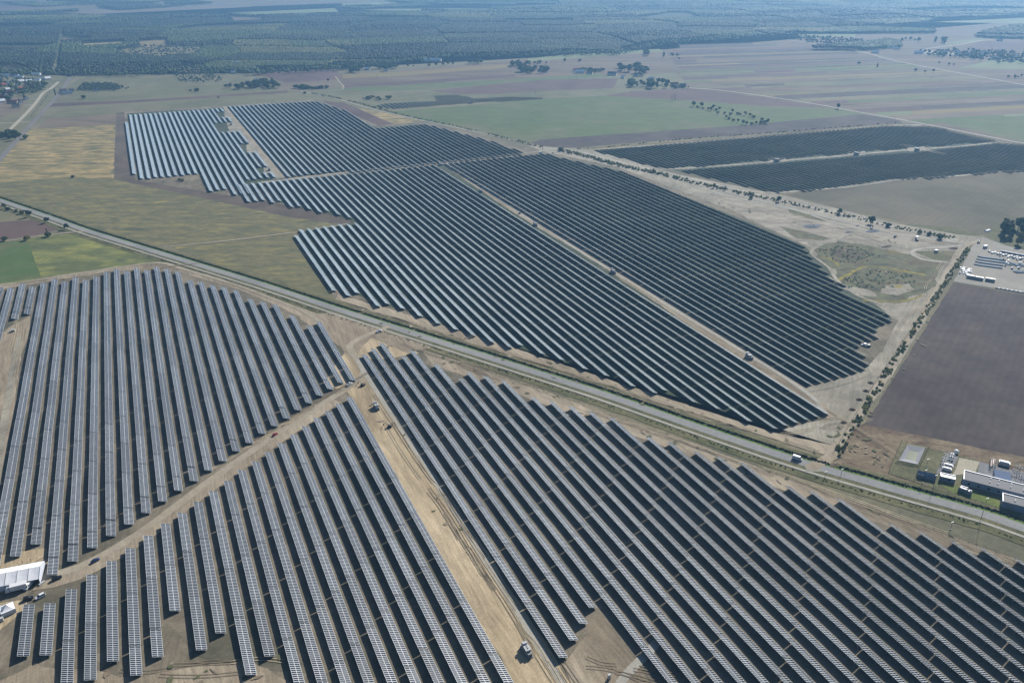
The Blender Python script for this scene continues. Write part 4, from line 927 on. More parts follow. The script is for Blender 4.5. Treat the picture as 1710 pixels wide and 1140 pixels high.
clump(640, 115, 28, 5, 22, (10, 14), 'round tree around the white sheds below the forest', 'trees around the white sheds', 40)
clump(985, 120, 30, 2.5, 13, (6, 10), 'low dark tree beside the pink farmhouse', 'trees beside the pink farmhouse', 41, ('bush', 'round'))
clump(1078, 92, 11, 2.5, 8, (10, 13), 'tree of the small round copse left of the slender tree', 'trees of the small round copse', 42)
clump(1125, 94, 8, 1.5, 4, (7, 9), 'low tree right of the small round copse', 'low trees right of the copse', 43)
clump(792, 106, 14, 2.5, 8, (9, 13), 'dark tree of the group on the left of the copse', 'trees left of the long copse', 44)
clump(402, 147, 28, 3, 24, (7, 12), 'tree in the left half of the grove by the upper farm track', 'trees left of the upper farm track', 45)
clump(446, 145, 26, 4, 24, (9, 15), 'tree in the right half of the grove by the upper farm track', 'trees right in the upper grove', 46)
clump(524, 148, 32, 1.5, 20, (5, 8), 'low dark shrub of the hedge right of the upper farm track', 'shrubs of the upper hedge', 47, ('bush',))
clump(627, 165, 24, 3, 13, (4, 7), 'rounded shrub of the ring above the small distant array', 'shrubs of the ring above the array', 48, ('bush', 'round'), (0, 1, 2))
clump(1692, 392, 26, 10, 17, (9, 15), 'tall tree of the wood at the right frame edge above the yard', 'trees of the wood above the yard', 49, ('tall', 'round', 'tall'), (0, 1, 2), w=.95)
clump(1720, 408, 40, 6, 10, (9, 14), 'slim pale tree in front of the wood above the yard', 'slim trees in front of the wood', 50, ('tall',), (1, 2))
clump(18, 152, 38, 16, 34, (6, 10), 'garden tree among the houses of the left village', 'garden trees of the left village', 51, ('round', 'bush', 'tall'), (0, 0, 1), 1.2)
clump(52, 146, 26, 12, 24, (5, 9), 'dark garden tree at the right side of the left village', 'garden trees right in the left village', 52, ('round', 'bush'))
clump(1620, 93, 60, 5, 24, (8, 12), 'tree among the white roofs of the right village', 'trees of the right village', 53)
clump(1690, 100, 30, 4, 10, (8, 12), 'dark tree at the frame edge of the right village', 'trees at the edge of the right village', 54)
clump(1568, 71, 12, 3, 7, (13, 18), 'tall round tree between the two far right roads', 'trees between the far roads', 55)
clump(1520, 69, 20, 2, 7, (8, 13), 'thin far tree in the row left of the far right road', 'far row of trees', 56, ('round',))
clump(1700, 129, 22, 2, 6, (5, 7), 'small round tree of the row at the white lane far right', 'small trees by the white lane', 57, ('round',))
clump(20, 230, 26, 7, 9, (6, 10), 'dark bush between the asphalt road and the concrete road end', 'bushes by the concrete road', 58, ('bush', 'round'))
for i, (x, y, h) in enumerate([(681, 113, 11), (690, 112, 6), (717, 112, 10), (728, 111, 11), (740, 111, 12), (748, 109, 10), (756, 109, 10)]):
    tree(x, y, h, 'round', 0, 'dark round tree of the sparse row below the forest', 'sparse row of trees below the forest')
for x, y, h, kd, li, lab in [
    (1108, 96, 17, 'tall', 1, 'slender tall tree standing alone right of the small copse'), (1134, 100, 8, 'round', 2, 'small brownish tree alone near the far field track'),
    (943, 104, 12, 'round', 0, 'lone round tree in the pale field above the pink farmhouse'), (968, 103, 8, 'bush', 0, 'low wide lone tree in the pale field above the farm'),
    (1399, 182, 12, 'round', 0, 'lone dark tree on the white farm road above the far array'), (1465, 112, 12, 'pine', 0, 'conical lone tree in the ochre strip'),
    (1435, 107, 8, 'bush', 0, 'low bush left of the conical tree in the strips'), (1528, 121, 11, 'round', 0, 'leftmost of three lone trees in the dark field strip'),
    (1544, 122, 9, 'round', 0, 'middle of three lone trees in the dark field strip'), (1558, 121, 10, 'round', 0, 'rightmost of three lone trees in the dark field strip'),
    (1568, 107, 8, 'round', 1, 'small pale roadside tree, leftmost on the white lane'), (1584, 110, 9, 'round', 0, 'left tree of the pair on the white lane'), (1592, 110.5, 8, 'round', 0, 'right tree of the pair on the white lane'),
    (93, 160, 17, 'poplar', 0, 'tall narrow poplar beside the asphalt road'), (140, 165, 8, 'bush', 0, 'dark bush in the field right of the poplar'), (124, 128, 12, 'round', 0, 'round tree at the end of the asphalt road by the forest'),
    (330, 153, 10, 'bush', 0, 'wide dark bush alone in the grey green field'), (318, 153, 5, 'bush', 0, 'small bush left of the wide dark bush'), (365, 164, 3.5, 'bush', 0, 'tiny bush in the field above the far left array'),
    (548, 137, 9, 'round', 0, 'pair of merged trees beside the purple field path'), (509, 157, 6, 'bush', 0, 'dark bush on the bend of the upper farm track'),
    (121, 297, 4.5, 'bush', 0, 'single dark bush in the straw meadow'), (300, 302, 4, 'bush', 2, 'left pale bush on the dark soil below the far left array'), (306, 303, 5, 'bush', 2, 'right pale bush on the dark soil below the far left array'),
    (8, 349, 8, 'round', 1, 'green tree at the left frame edge by the paved road'), (15, 351, 5, 'bush', 0, 'dark bush beside the leftmost roadside tree'), (28, 354, 4, 'bush', 0, 'small dark bush between the roadside trees'), (38, 357, 5, 'bush', 2, 'yellowing shrub left of the leaning roadside tree'),
    (50, 362, 9, 'round', 1, 'large pale roadside tree with a long shadow'), (79, 372, 7.5, 'round', 0, 'round dark tree at the corner of the purple field'), (112, 383, 7.5, 'round', 0, 'round dark tree nearest the field path junction'),
    (80, 394, 9.5, 'poplar', 1, 'upright thin tree on the field path below the purple field'), (81, 395, 5, 'bush', 0, 'dark bush at the foot of the thin upright tree'), (45, 401, 5.5, 'bush', 2, 'grey green bush on the field path'), (8, 402, 5, 'bush', 0, 'dark bush on the field path at the left edge'),
    (1300, 337, 8, 'round', 0, 'round dark tree left on the farm track above the rubble'), (1402, 358, 8, 'round', 0, 'upright dark tree in the middle of the farm track'), (1454, 374, 10, 'round', 0, 'largest round tree on the farm track above the spoil heap'),
    (1484, 379, 6, 'bush', 0, 'low dark tree right of the largest track tree'), (1570, 399, 7, 'bush', 0, 'dark rounded bush near the track junction'), (1552, 393, 5, 'bush', 0, 'small bush left of the rounded bush near the junction'), (1254, 333, 5.5, 'bush', 0, 'dark bush beside the hedge below the far right array'),
    (1192, 314, 7, 'tall', 0, 'upright dark tree in the hedge below the far track end'), (1211, 318, 6, 'tall', 1, 'upright paler tree right of the dark hedge tree'), (1091, 288, 6, 'round', 0, 'dark tree where the far track leaves the hedge'), (936, 252, 6, 'bush', 0, 'dark bush at the meeting of track and hedge'), (1535, 390, 4, 'bush', 1, 'low green bush in the thin hedge')]:
    tree(x, y, h, kd, li, lab)
gr = [(158, 155, 12, 0), (262, 160, 11, 0), (215, 170, 5, 0), (290, 190, 4, 0), (365, 210, 7, 0), (400, 215, 8, 0), (440, 185, 9, 0), (480, 215, 6, 0), (500, 268, 7, 0), (520, 190, 6, 2), (620, 325, 7, 0), (705, 240, 8, 0), (715, 362, 6, 0), (785, 270, 5, 0), (790, 380, 7, 0), (865, 410, 9, 0), (890, 282, 9, 2), (915, 420, 8, 0), (960, 300, 8, 2), (1010, 318, 6, 2), (1050, 412, 7, 0), (1115, 402, 6, 0), (1125, 350, 6, 0), (1210, 398, 10, 0), (600, 260, 5, 0), (680, 275, 5, 0), (660, 338, 5, 0), (985, 415, 5, 0), (1175, 395, 6, 0), (820, 275, 4, 0)]
for x, y, h, li in gr:
    tree(1140 + x / 8.55, 160 + y / 8.55, h, 'round' if h > 6.5 else 'bush', li, 'small tree of the scattered ring in the green field', 'ring of trees in the green field')
for i in range(11):
    t = i / 10; tree(83 - 30 * t, 158 + 38 * t, R.uniform(5, 8), 'poplar', 1, 'young slim tree in the row right of the concrete road', 'young trees along the concrete road')

# ------------------------------------------------------------------ houses
M_wall = [mat('white_render', (226, 226, 222), .8, k=.95), mat('cream_render', (206, 196, 172), .8), mat('brick_wall', (150, 104, 88), .85)]
M_roof = {'red': mat('red_tiles', (178, 84, 70), .7, k=.9), 'dark': mat('dark_roofing', (72, 74, 82), .6), 'white': mat('white_sheet_roof', (232, 234, 236), .35, k=1.0), 'grey': mat('grey_sheet_roof', (150, 156, 164), .45), 'blue': mat('blue_sheet_roof', (104, 124, 150), .5)}
M_win = mat('window_glass', (40, 48, 60), .15, 0, .6)
M_door = mat('door_paint', (86, 70, 60), .6)
HM = {}
def house(x, y, ang, L, Wd, h, roof, wall, label, group=None, cat='house', at=None, z=0.05):
    p = G(x, y) if at is None else at
    t = thing('house' if cat == 'house' else cat, label, cat, (p.x, p.y, z), ang, group)
    key = (round(L), round(Wd), round(h, 1), roof, wall, cat)
    if key not in HM:
        w_ = MB(); w_.box((0, 0, 0), (L, Wd, h)); rh = Wd * (.42 if cat == 'house' else .16)
        for s in (-1, 1): w_.face([(s * L / 2, -Wd / 2, h), (s * L / 2, Wd / 2, h), (s * L / 2, 0, h + rh)])
        r_ = MB(); e = .35
        for s in (-1, 1):
            P = [(-L / 2 - e, s * (Wd / 2 + e), h - rh * e / (Wd / 2)), (L / 2 + e, s * (Wd / 2 + e), h - rh * e / (Wd / 2)), (L / 2 + e, 0, h + rh), (-L / 2 - e, 0, h + rh)]
            o = len(r_.v); r_.v += P + [(a, b_, c + .18) for a, b_, c in P]
            for q in ((3, 2, 1, 0), (4, 5, 6, 7), (0, 1, 5, 4), (1, 2, 6, 5), (2, 3, 7, 6), (3, 0, 4, 7)): r_.f.append(tuple(o + i for i in q)); r_.m.append(0)
        wn_ = MB(); k = max(2, int(L / 3.5))
        for i in range(k):
            u = -L / 2 + L * (i + .5) / k
            for s in (-1, 1): wn_.box((u, s * (Wd / 2 + .03), 1.0), (1.1, .06, 1.2))
        ch = MB(); ch.box((L * .22, Wd * .12, h + rh * .5), (.6, .6, rh * .8 + .4))
        dr = MB(); dr.box((L / 2 + .03, 0, 0), (.06, 1.1, 2.1))
        HM[key] = (w_.mesh('wall', [M_wall[wall]]), r_.mesh('roof', [M_roof[roof]]), wn_.mesh('window_band', [M_win]), ch.mesh('chimney', [M_wall[2]]), dr.mesh('door', [M_door]))
    w_, r_, wn_, ch, dr = HM[key]
    wo = link('wall', w_, t); ro = link('roof', r_, t); link('windows', wn_, wo); link('door', dr, t)
    if cat == 'house': link('chimney', ch, ro)
A1 = YAW * -1 + .1
VL = [(12, 152, 'white', 2, 'house with a bright white roof slope above the red house'), (8, 157, 'red', 2, 'large red roofed brick house at the left of the left village'), (17, 156, 'red', 2, 'red roofed house with a white gable in the left village'), (38, 150, 'red', 0, 'house with a pale pink roof in the middle of the left village'), (42, 153, 'grey', 1, 'low grey annex beside the pink roofed house'),
      (57, 143, 'red', 0, 'red roofed house right of the village centre'), (62, 140, 'grey', 0, 'grey roofed house beside the red roofed house'), (43, 134, 'red', 0, 'red roofed house at the back of the left village'), (46, 143, 'red', 0, 'small red roofed house between the village trees'), (60, 136, 'white', 0, 'white roofed shed behind the village trees'),
      (58, 153, 'red', 1, 'small red roofed house nearest the concrete road'), (34, 172, 'dark', 0, 'black roofed house with white gables on the sandy plot'), (27, 180, 'dark', 0, 'long low dark house in front of the sandy plot'), (44, 166, 'dark', 0, 'dark roofed house with a white side, right on the sandy plot'), (22, 173, 'red', 1, 'small red roofed shed on the sandy plot'),
      (3, 171, 'white', 0, 'pale house at the left frame edge by the sandy plot'), (24, 137, 'white', 0, 'white house near the back of the left village'), (3, 131, 'red', 0, 'pink roofed house at the frame edge behind the village'), (9, 128, 'white', 0, 'white shed with a turquoise front at the back'), (24, 128.5, 'grey', 0, 'long grey shed at the back of the village'), (61, 126, 'white', 0, 'long white shed under the forest edge'), (80, 133, 'white', 0, 'small white house at the far end of the concrete road'), (12, 162, 'white', 0, 'white car port building below the red house'),
      (30, 143, 'red', 0, 'red roofed house left of the village middle'), (36, 138, 'white', 0, 'pale house behind the left red roofs'), (52, 148, 'red', 2, 'brick house between the right village trees'), (20, 148, 'white', 0, 'white cottage behind the bright white roof'), (6, 144, 'red', 1, 'red roof at the left edge behind the brick house'), (15, 141, 'white', 0, 'white cottage near the left edge of the village'), (28, 156, 'red', 0, 'red roofed cottage beside the brick house'), (49, 138, 'white', 0, 'white cottage at the village back right'), (66, 145, 'red', 0, 'last red roof toward the concrete road'), (5, 164, 'red', 2, 'brick annex below the large red house'), (33, 131, 'white', 0, 'white long shed far back in the village'), (70, 133, 'white', 0, 'white hut at the edge of the back meadow')]
for i, (x, y, rf, wl, lab) in enumerate(VL):
    sh = 'shed' in lab
    house(x, y, ((1.9 if i % 3 else .35) if not sh else YAW * -1) + R.uniform(-.1, .1), 13 if not sh else 22, 8.5, 3.4, rf, wl, lab)
house(106, 154, .3, 14, 9, 3.4, 'dark', 0, 'dark roofed farmhouse with white walls right of the poplar')
house(113, 157, .3, 20, 7, 2.8, 'blue', 0, 'long blue shed in front of the dark farmhouse')
house(119, 153, .3, 11, 8, 3, 'dark', 1, 'small dark barn right of the farmhouse')
house(102, 157, 1.8, 9, 6, 2.8, 'grey', 0, 'small grey outbuilding left of the farmhouse')
house(162, 152.5, 0, 12, 5, 2.4, 'blue', 0, 'lone pale blue shed below the young plantation')
for x, y, L, rf, lab in [(968, 122.5, 24, 'white', 'white farmhouse with a pink front in the middle fields'), (962, 119, 16, 'red', 'red roofed barn behind the white farmhouse'), (984, 118, 10, 'white', 'small white shed right of the red barn'), (985, 124, 14, 'grey', 'long low shed in front of the farmhouse trees'),
    (1022, 126, 22, 'blue', 'blue roofed barn at the left of the central farm'), (1040, 131, 9, 'white', 'small white building inside the central farm'), (1061, 128, 10, 'grey', 'cream building under the big farm trees'), (1088, 134, 14, 'white', 'white building at the right of the central farm'), (1126, 143, 18, 'red', 'red roofed barn near the tip of the central farm'), (1140, 145, 14, 'blue', 'grey blue barn at the tip of the central farm'),
    (394, 108, 26, 'white', 'large white building with bright roof at the forest edge'), (402, 111.5, 16, 'white', 'lower white building in front of the large one'), (383, 121, 12, 'white', 'small pale shed below the large white building'), (390, 123, 10, 'white', 'pale hut right of the small pale shed'), (430, 136, 12, 'white', 'white house behind the upper grove'), (414, 141, 10, 'blue', 'small blue roofed house in the upper grove'),
    (613, 117, 12, 'white', 'white gabled house in the left forest edge grove'), (645, 119, 10, 'white', 'white shed in front of the round trees'), (665, 105, 14, 'white', 'white house below the forest, right of the trees'), (720, 102.5, 60, 'white', 'long pinkish white hall below the forest'),
    (1258, 62, 22, 'white', 'long white barn at the far forest edge'), (1268, 62, 12, 'grey', 'grey barn right of the long white barn'), (1225, 65, 40, 'grey', 'long grey hall left of the long white barn'), (1313, 59, 14, 'white', 'pale house at the start of the white lane'),
    (1486, 81, 24, 'white', 'big white barn left of the right village'), (1497, 83, 16, 'white', 'white barn right of the big white barn'), (1440, 81, 14, 'grey', 'grey house in the wood of the right village'), (1425, 76, 12, 'white', 'white roofed house at the left of the village wood'), (1396, 74, 7, 'white', 'tiny white hut left of the village wood'), (1461, 89, 20, 'white', 'pale sheds beside the white lane'), (1534, 90, 26, 'white', 'long white greenhouse above the white lane'), (1541, 87, 10, 'white', 'white house above the long greenhouse'),
    (1575, 91, 22, 'white', 'leftmost long white barn of the right village'), (1598, 88, 18, 'white', 'white barn second from the left in the right village'), (1610, 90, 16, 'red', 'reddish barn in the centre of the right village'), (1600, 93, 10, 'white', 'small white house in front of the village barns'), (1621, 92, 16, 'white', 'white barn right of the reddish barn'), (1631, 97, 22, 'white', 'long white barn in the front of the right village'), (1642, 91, 26, 'white', 'largest pale barn at the back right of the village'),
    (1632, 87, 14, 'dark', 'dark barn behind the largest pale barn'), (1670, 88, 36, 'dark', 'long dark barn at the far right of the village'), (1660, 100, 22, 'grey', 'grey barn at the right front of the village'), (1693, 98, 14, 'white', 'white gabled house near the frame edge'), (1697, 95, 9, 'white', 'small white house behind the white gabled house'), (1688, 104, 12, 'blue', 'blue roofed house near the frame edge'), (1669, 69, 18, 'white', 'white barn at the end of the far road'), (1552, 52, 14, 'white', 'distant white house above the far row of trees'), (232, 5, 26, 'white', 'distant bright white hall among the top left fields')]:
    house(x, y, -YAW + R.uniform(-.35, .35), L, 9 if L < 20 else 11, 3.6 if L < 20 else 4.5, rf, R.choice((0, 0, 1)), lab)
# ------------------------------------------------------------------ vehicles
M_tyre = mat('tyre_rubber', (34, 34, 36), .85); M_rim = mat('rim_metal', (150, 152, 156), .4, .6)
PAINT = {}
def paint(nm, c):
    if nm not in PAINT: PAINT[nm] = mat(nm + '_paint', c, .25, 0, .6, k=.8)
    return PAINT[nm]
M_lamp = mat('lamp_glass', (230, 230, 224), .15, 0, .6); M_tail = mat('tail_lamp', (150, 30, 30), .3)
def wheels(t, L, Wd, r, xs):
    for sx in xs:
        for sy in (-1, 1):
            w = MB(); w.cyl((sx, sy * (Wd / 2 - .22), r), (sx, sy * (Wd / 2), r), r, n=14); o = w.build('wheel', M_tyre, t)
            q = MB(); q.cyl((sx, sy * (Wd / 2 - .02), r), (sx, sy * (Wd / 2 + .015), r), r * .6, n=10); q.build('rim', M_rim, o)
def ring(x, w, z0, z1, ch=.12):
    return [(x, -w / 2, z0), (x, -w / 2, z1 - ch), (x, -w / 2 + ch, z1), (x, w / 2 - ch, z1), (x, w / 2, z1 - ch), (x, w / 2, z0)]
def car(pos, ang, kind, pn, pc, label, z=.36, cat='car'):
    p = G(*pos); name = {'car': 'parked_car', 'suv': 'parked_car', 'van': 'white_van', 'pickup': 'pickup_truck'}[kind]
    t = thing(name, label, cat, (p.x, p.y, z), ang); pm = paint(pn, pc)
    if kind == 'van':
        L, Wd = 5.9, 2.0
        b = MB(); b.loft([ring(-L / 2, 1.9, .35, 2.3), ring(-L / 2 + .15, Wd, .3, 2.5), ring(1.2, Wd, .3, 2.55), ring(1.7, Wd, .3, 2.4), ring(2.35, Wd * .97, .3, 1.35), ring(L / 2 - .08, Wd * .93, .35, 1.0), ring(L / 2, Wd * .85, .4, .85)])
        b.build('body', pm, t)
        g = MB(); g.face([(1.72, -.85, 2.3), (2.3, -.82, 1.42), (2.3, .82, 1.42), (1.72, .85, 2.3)]); g.v = [(x + .03, y, z_ + .03) for x, y, z_ in g.v]; g.build('windscreen', M_win, t)
        for s in (-1, 1):
            q = MB(); q.box((1.1, s * (Wd / 2 + .005), 1.35), (.9, .03, .65)); q.build('side_window', M_win, t)
        wheels(t, L, Wd, .36, (-1.8, 1.85))
    else:
        L, Wd, hb, hr = {'car': (4.4, 1.8, .9, 1.45), 'suv': (4.7, 1.9, 1.0, 1.72), 'pickup': (5.2, 1.9, 1.0, 1.78)}[kind]
        b = MB(); b.loft([ring(-L / 2, Wd * .86, .4, hb - .15), ring(-L / 2 + .12, Wd * .96, .28, hb), ring(-L * .2, Wd, .25, hb + .02), ring(L * .18, Wd, .25, hb), ring(L * .38, Wd * .96, .27, hb - .08), ring(L / 2 - .08, Wd * .9, .32, hb - .22), ring(L / 2, Wd * .8, .38, hb - .4)])
        b.build('body', pm, t)
        x0, x1, x2, x3 = {'car': (-L * .36, -L * .2, L * .04, L * .22), 'suv': (-L * .47, -L * .38, L * .06, L * .22), 'pickup': (-.5, -.35, .75, 1.2)}[kind]
        c = MB(); c.loft([ring(x0, Wd * .9, hb - .02, hb + .03, .01), ring(x1, Wd * .8, hb - .02, hr, .1), ring(x2, Wd * .8, hb - .02, hr, .1), ring(x3, Wd * .9, hb - .02, hb + .03, .01)]); c.build('cabin_windows', M_win, t)
        c = MB(); c.box(((x1 + x2) / 2, 0, hr - .03), (x2 - x1 + .1, Wd * .76, .06)); c.build('roof', pm, t)
        if kind == 'pickup':
            c = MB()
            for s in (-1, 1): c.box((-1.55, s * (Wd / 2 - .06), hb), (2.0, .08, .35))
            c.box((-2.55, 0, hb), (.08, Wd, .35)); c.build('cargo_bed', pm, t)
        wheels(t, L, Wd, .33, (-L * .3, L * .31))
    for s in (-1, 1):
        q = MB(); q.box((L / 2 - .08, s * Wd * .33, .62), (.12, .3, .16)); q.build('headlight', M_lamp, t)
        q = MB(); q.box((-L / 2 + .04, s * Wd * .38, .7), (.1, .14, .24)); q.build('tail_light', M_tail, t)
    return t
def heading(a, b): d = G(*b) - G(*a); return math.atan2(d.y, d.x)
D1 = heading((130, 950), (170, 928))
car((459.5, 727), heading((440, 742), (480, 713)), 'car', 'red', (150, 24, 44), 'small dark red car on the dirt track between the near blocks')
car((159.5, 937.5), D1, 'car', 'blue', (34, 58, 112), 'dark blue car driving on the dirt track')
car((95.5, 967), heading((80, 972), (110, 960)), 'suv', 'black', (26, 28, 32), 'black car parked beside the last row end by the white tent')
car((48, 1001), heading((34, 1004), (60, 997)), 'suv', 'black', (26, 28, 32), 'black off-road car parked behind the short leftmost row')
car((68, 997.5), heading((80, 991), (58, 1002)), 'suv', 'white', (232, 234, 236), 'white estate car parked next to the black off-road car')
car((48.5, 979.5), heading((56, 972), (42, 988)), 'van', 'white', (232, 234, 236), 'white panel van parked beside the white truck', cat='van')
car((584, 643), heading((570, 652), (600, 634)), 'pickup', 'white', (232, 234, 236), 'white pickup on the dirt track near the lane corner', cat='pickup')
car((633.5, 554.5), heading((620, 559), (646, 550)), 'pickup', 'white', (232, 234, 236), 'white pickup turning off the paved road', cat='pickup')
car((1331, 767.5), heading((1320, 763), (1345, 771)), 'van', 'white', (232, 234, 236), 'white van driving on the paved road near the junction', z=.4, cat='van')
car((1442.5, 577), 2.6, 'suv', 'white', (232, 234, 236), 'left white car parked at the right end of the middle field rows')
car((1448.5, 579), 2.7, 'suv', 'grey', (110, 118, 128), 'right grey car parked at the right end of the middle field rows')
car((903, 256.5), 0.1, 'van', 'white', (232, 234, 236), 'white van at the right end of the crossing track', cat='van')
car((924, 256), 0.5, 'suv', 'white', (232, 234, 236), 'white car parked on the bend right of the crossing track')
car((1444, 366), .2, 'suv', 'white', (232, 234, 236), 'white car in the thin hedge near the largest tree')
car((1495, 396), .3, 'pickup', 'dark', (60, 62, 70), 'dark pickup parked on the rubble ground', cat='pickup')
# box truck with letters on its side
bt = heading((10, 983), (42, 975)); p = G(29.5, 986)
t = thing('box_truck', 'white box truck with grey letters parked along the white tent', 'truck', (p.x, p.y, .33), bt)
b = MB(); b.box((.9, 0, 1.0), (7.2, 2.5, 2.7)); cg = b.build('cargo_box', paint('white', (232, 234, 236)), t)
b = MB(); b.loft([ring(-3.0, 2.3, .6, 2.5), ring(-4.3, 2.3, .6, 2.5), ring(-4.75, 2.2, .6, 1.5), ring(-4.85, 2.1, .6, 1.2)]); cb = b.build('cab', paint('white', (232, 234, 236)), t)
b = MB(); b.face([(-4.36, -1.0, 2.4), (-4.36, 1.0, 2.4), (-4.8, 1.0, 1.55), (-4.8, -1.0, 1.55)]); b.build('windscreen', M_win, cb)
b = MB(); b.box((.2, 0, .6), (8.4, 1.0, .3)); b.build('chassis', M_tyre, t)
wheels(t, 8, 2.4, .45, (-3.8, 2.6))
tc = bpy.data.curves.new('lettering', 'FONT'); tc.body = 'LATS'; tc.size = 1.5; tc.extrude = .01; tc.space_character = 1.25; tc.align_x = 'CENTER'
tc.materials.append(mat('grey_lettering', (96, 106, 126), .6)); tmp = bpy.data.objects.new('tmp_text', tc); C.objects.link(tmp); bpy.context.view_layer.update()
lme = bpy.data.meshes.new_from_object(tmp.evaluated_get(bpy.context.evaluated_depsgraph_get())); bpy.data.objects.remove(tmp)
lo = link('lettering', lme, cg)
lo.location = (1.4, -1.262, 1.85); lo.rotation_euler = (math.pi / 2, 0, 0)

# ------------------------------------------------------------------ diggers, cabinets, transformer stations
M_yel = mat('digger_body', (120, 112, 96), .5); M_kio = mat('station_paint', (206, 210, 212), .5); M_kiog = mat('station_grey', (150, 156, 160), .5); M_dk = mat('dark_metal', (58, 60, 64), .6)
def digger(x, y, ang, label):
    p = G(x, y); t = thing('excavator', label, 'digger', (p.x, p.y, .2), ang)
    for s in (-1, 1):
        b = MB(); b.loft([[(-1.6, s * .95 - .25, .45), (-1.6, s * .95 + .25, .45), (-1.2, s * .95 + .25, .85), (-1.2, s * .95 - .25, .85)], [(1.6, s * .95 - .25, .1), (1.6, s * .95 + .25, .1), (1.2, s * .95 + .25, .85), (1.2, s * .95 - .25, .85)]]); b.box((0, s * .95, 0), (2.9, .5, .8)); b.build('crawler_track', M_tyre, t)
    b = MB(); b.box((-.3, 0, .9), (2.6, 2.0, 1.0), top=(.92, .95)); b.build('body', M_yel, t)
    b = MB(); b.box((.35, .5, 1.8), (1.2, .9, 1.0), top=(.85, .9)); b.build('cab', M_kio, t)
    b = MB(); b.cyl((.9, 0, 1.5), (2.9, 0, 3.3), .16, n=6); b.cyl((2.9, 0, 3.3), (4.3, 0, 1.6), .13, n=6); b.build('boom', M_yel, t)
    b = MB(); b.box((4.3, 0, .9), (.7, .9, .7), top=(1, .8)); b.build('bucket', M_dk, t)
digger(606, 644, 2.2, 'small digger with pale cab at the top of the sandy lane')
digger(651, 713, 2.5, 'small digger working lower in the sandy lane, below the station')
digger(1455, 383, .4, 'digger on the dark spoil heap under the largest track tree')
digger(1634, 406, .3, 'dark digger at the corner of the gravel yard')
digger(1531, 402, 2.0, 'digger with a reddish trailer on the rubble ground')
def station(x, y, label, sc=1.0, ang=0.0, rail=True):
    p = G(x, y); t = thing('transformer_station', label, 'transformer station', (p.x, p.y, .2), ang, 'transformer stations'); t.scale = (sc, sc, sc)
    b = MB(); b.box((0, 0, 0), (3.0, 7.0, .4)); b.build('base', M_kiog, t)
    b = MB(); b.box((0, .9, .4), (2.4, 5.0, 2.7)); bo = b.build('cabinet', M_kio, t)
    b = MB(); b.box((0, .9, 3.1), (2.6, 5.2, .15)); b.build('roof', M_kio, t)
    b = MB(); b.box((0, 2.6, 3.25), (2.2, 1.3, .7)); b.build('cooling_unit', M_kio, t)
    b = MB(); b.box((0, -2.5, .4), (2.0, 1.5, 1.9)); b.build('transformer', M_kiog, t)
    f = MB()
    for i in range(6): f.box((-.9 + i * .36, -3.3, .6), (.08, .35, 1.4))
    f.build('radiator', M_kiog, t)
    v = MB()
    for i in range(4): v.box((-1.215, -.7 + i * 1.15, 1.1), (.03, .8, 1.4))
    v.build('vent', M_dk, bo)
    v = MB()
    for i in range(3): v.cyl((.2, -.4 + i * 1.1, 3.25), (.2, -.4 + i * 1.1, 3.6), .28, n=8)
    v.build('roof_fan', M_kiog, t)
station(880, 1090, 'largest transformer station, at the bottom of the sandy lane', 1.0)
station(629, 682, 'transformer station at the upper end of the sandy lane', 1.0)
station(1024, 456, 'transformer station in the middle of the service lane', 1.0)
station(1251, 598, 'transformer station lowest on the service lane', 1.0)
station(894, 377, 'transformer station on the service lane above the middle one', 1.0)
station(803, 321, 'transformer station high on the service lane', 1.0)
station(736, 276.5, 'topmost transformer station where lane and crossing track meet', 1.0)
station(413, 241, 'transformer station on the second pad of the upper lane', 1.0)
station(450, 285, 'transformer station on the lowest pad of the upper lane', 1.0)
station(386, 209, 'transformer station on the largest pad of the upper lane', 1.0)
station(1297, 270, 'left transformer station on the far right track', 1.3, 1.57)
station(1430, 259, 'middle transformer station on the far right track', 1.3, 1.57)
station(1531, 252, 'right transformer station where the far tracks cross', 1.3, 1.57)
station(786, 173, 'transformer station in front of the small distant array', 1.2, 1.57)
digger(868, 357, 1.0, 'small digger on the service lane between two stations')
def cabinet(x, y, h, label, w=.9, m=None, z=.15):
    p = G(x, y); t = thing('equipment_cabinet', label, 'cabinet', (p.x, p.y, z), R.uniform(-.2, .2))
    b = MB(); b.box((0, 0, .15), (w, w * .7, h)); b.build('body', m or M_kio, t)
    b = MB(); b.box((0, 0, h + .15), (w * 1.1, w * .8, .06)); b.build('lid', m or M_kio, t)
    b = MB(); b.box((0, 0, 0), (w * .9, w * .6, .15)); b.build('base', M_kiog, t)
cabinet(22.5, 554, 1.9, 'white cabinet standing on the sandy pad at the left', 2.6)
cabinet(17.5, 556, 1.2, 'small grey box left of the white cabinet', 1.2, M_kiog)
cabinet(1017, 1133, 2.4, 'white portable toilet standing on the rough ground', 1.2)
cabinet(870, 1082, 1.6, 'slim white cabinet left of the largest station', .9)
cabinet(621.5, 676, 1.6, 'slim grey cabinet left of the upper lane station', .9)
cabinet(3, 1037, 1.9, 'white cabinet beside the row end under the tents', 1.8)
cabinet(12, 1023, 1.7, 'dark green cabinet in front of the small white tent', 1.2, mat('green_plastic', (40, 84, 70), .5))
cabinet(505, 1094, .9, 'grey box among the rows at the bottom', .8, M_kiog) if False else None
for x, y in ((1272, 855), (1364, 879), (1480, 919), (1245, 973), (1457, 1040), (1697, 1059), (1206, 1076), (1443, 1126), (1678, 1130), (1152, 937)):
    pass
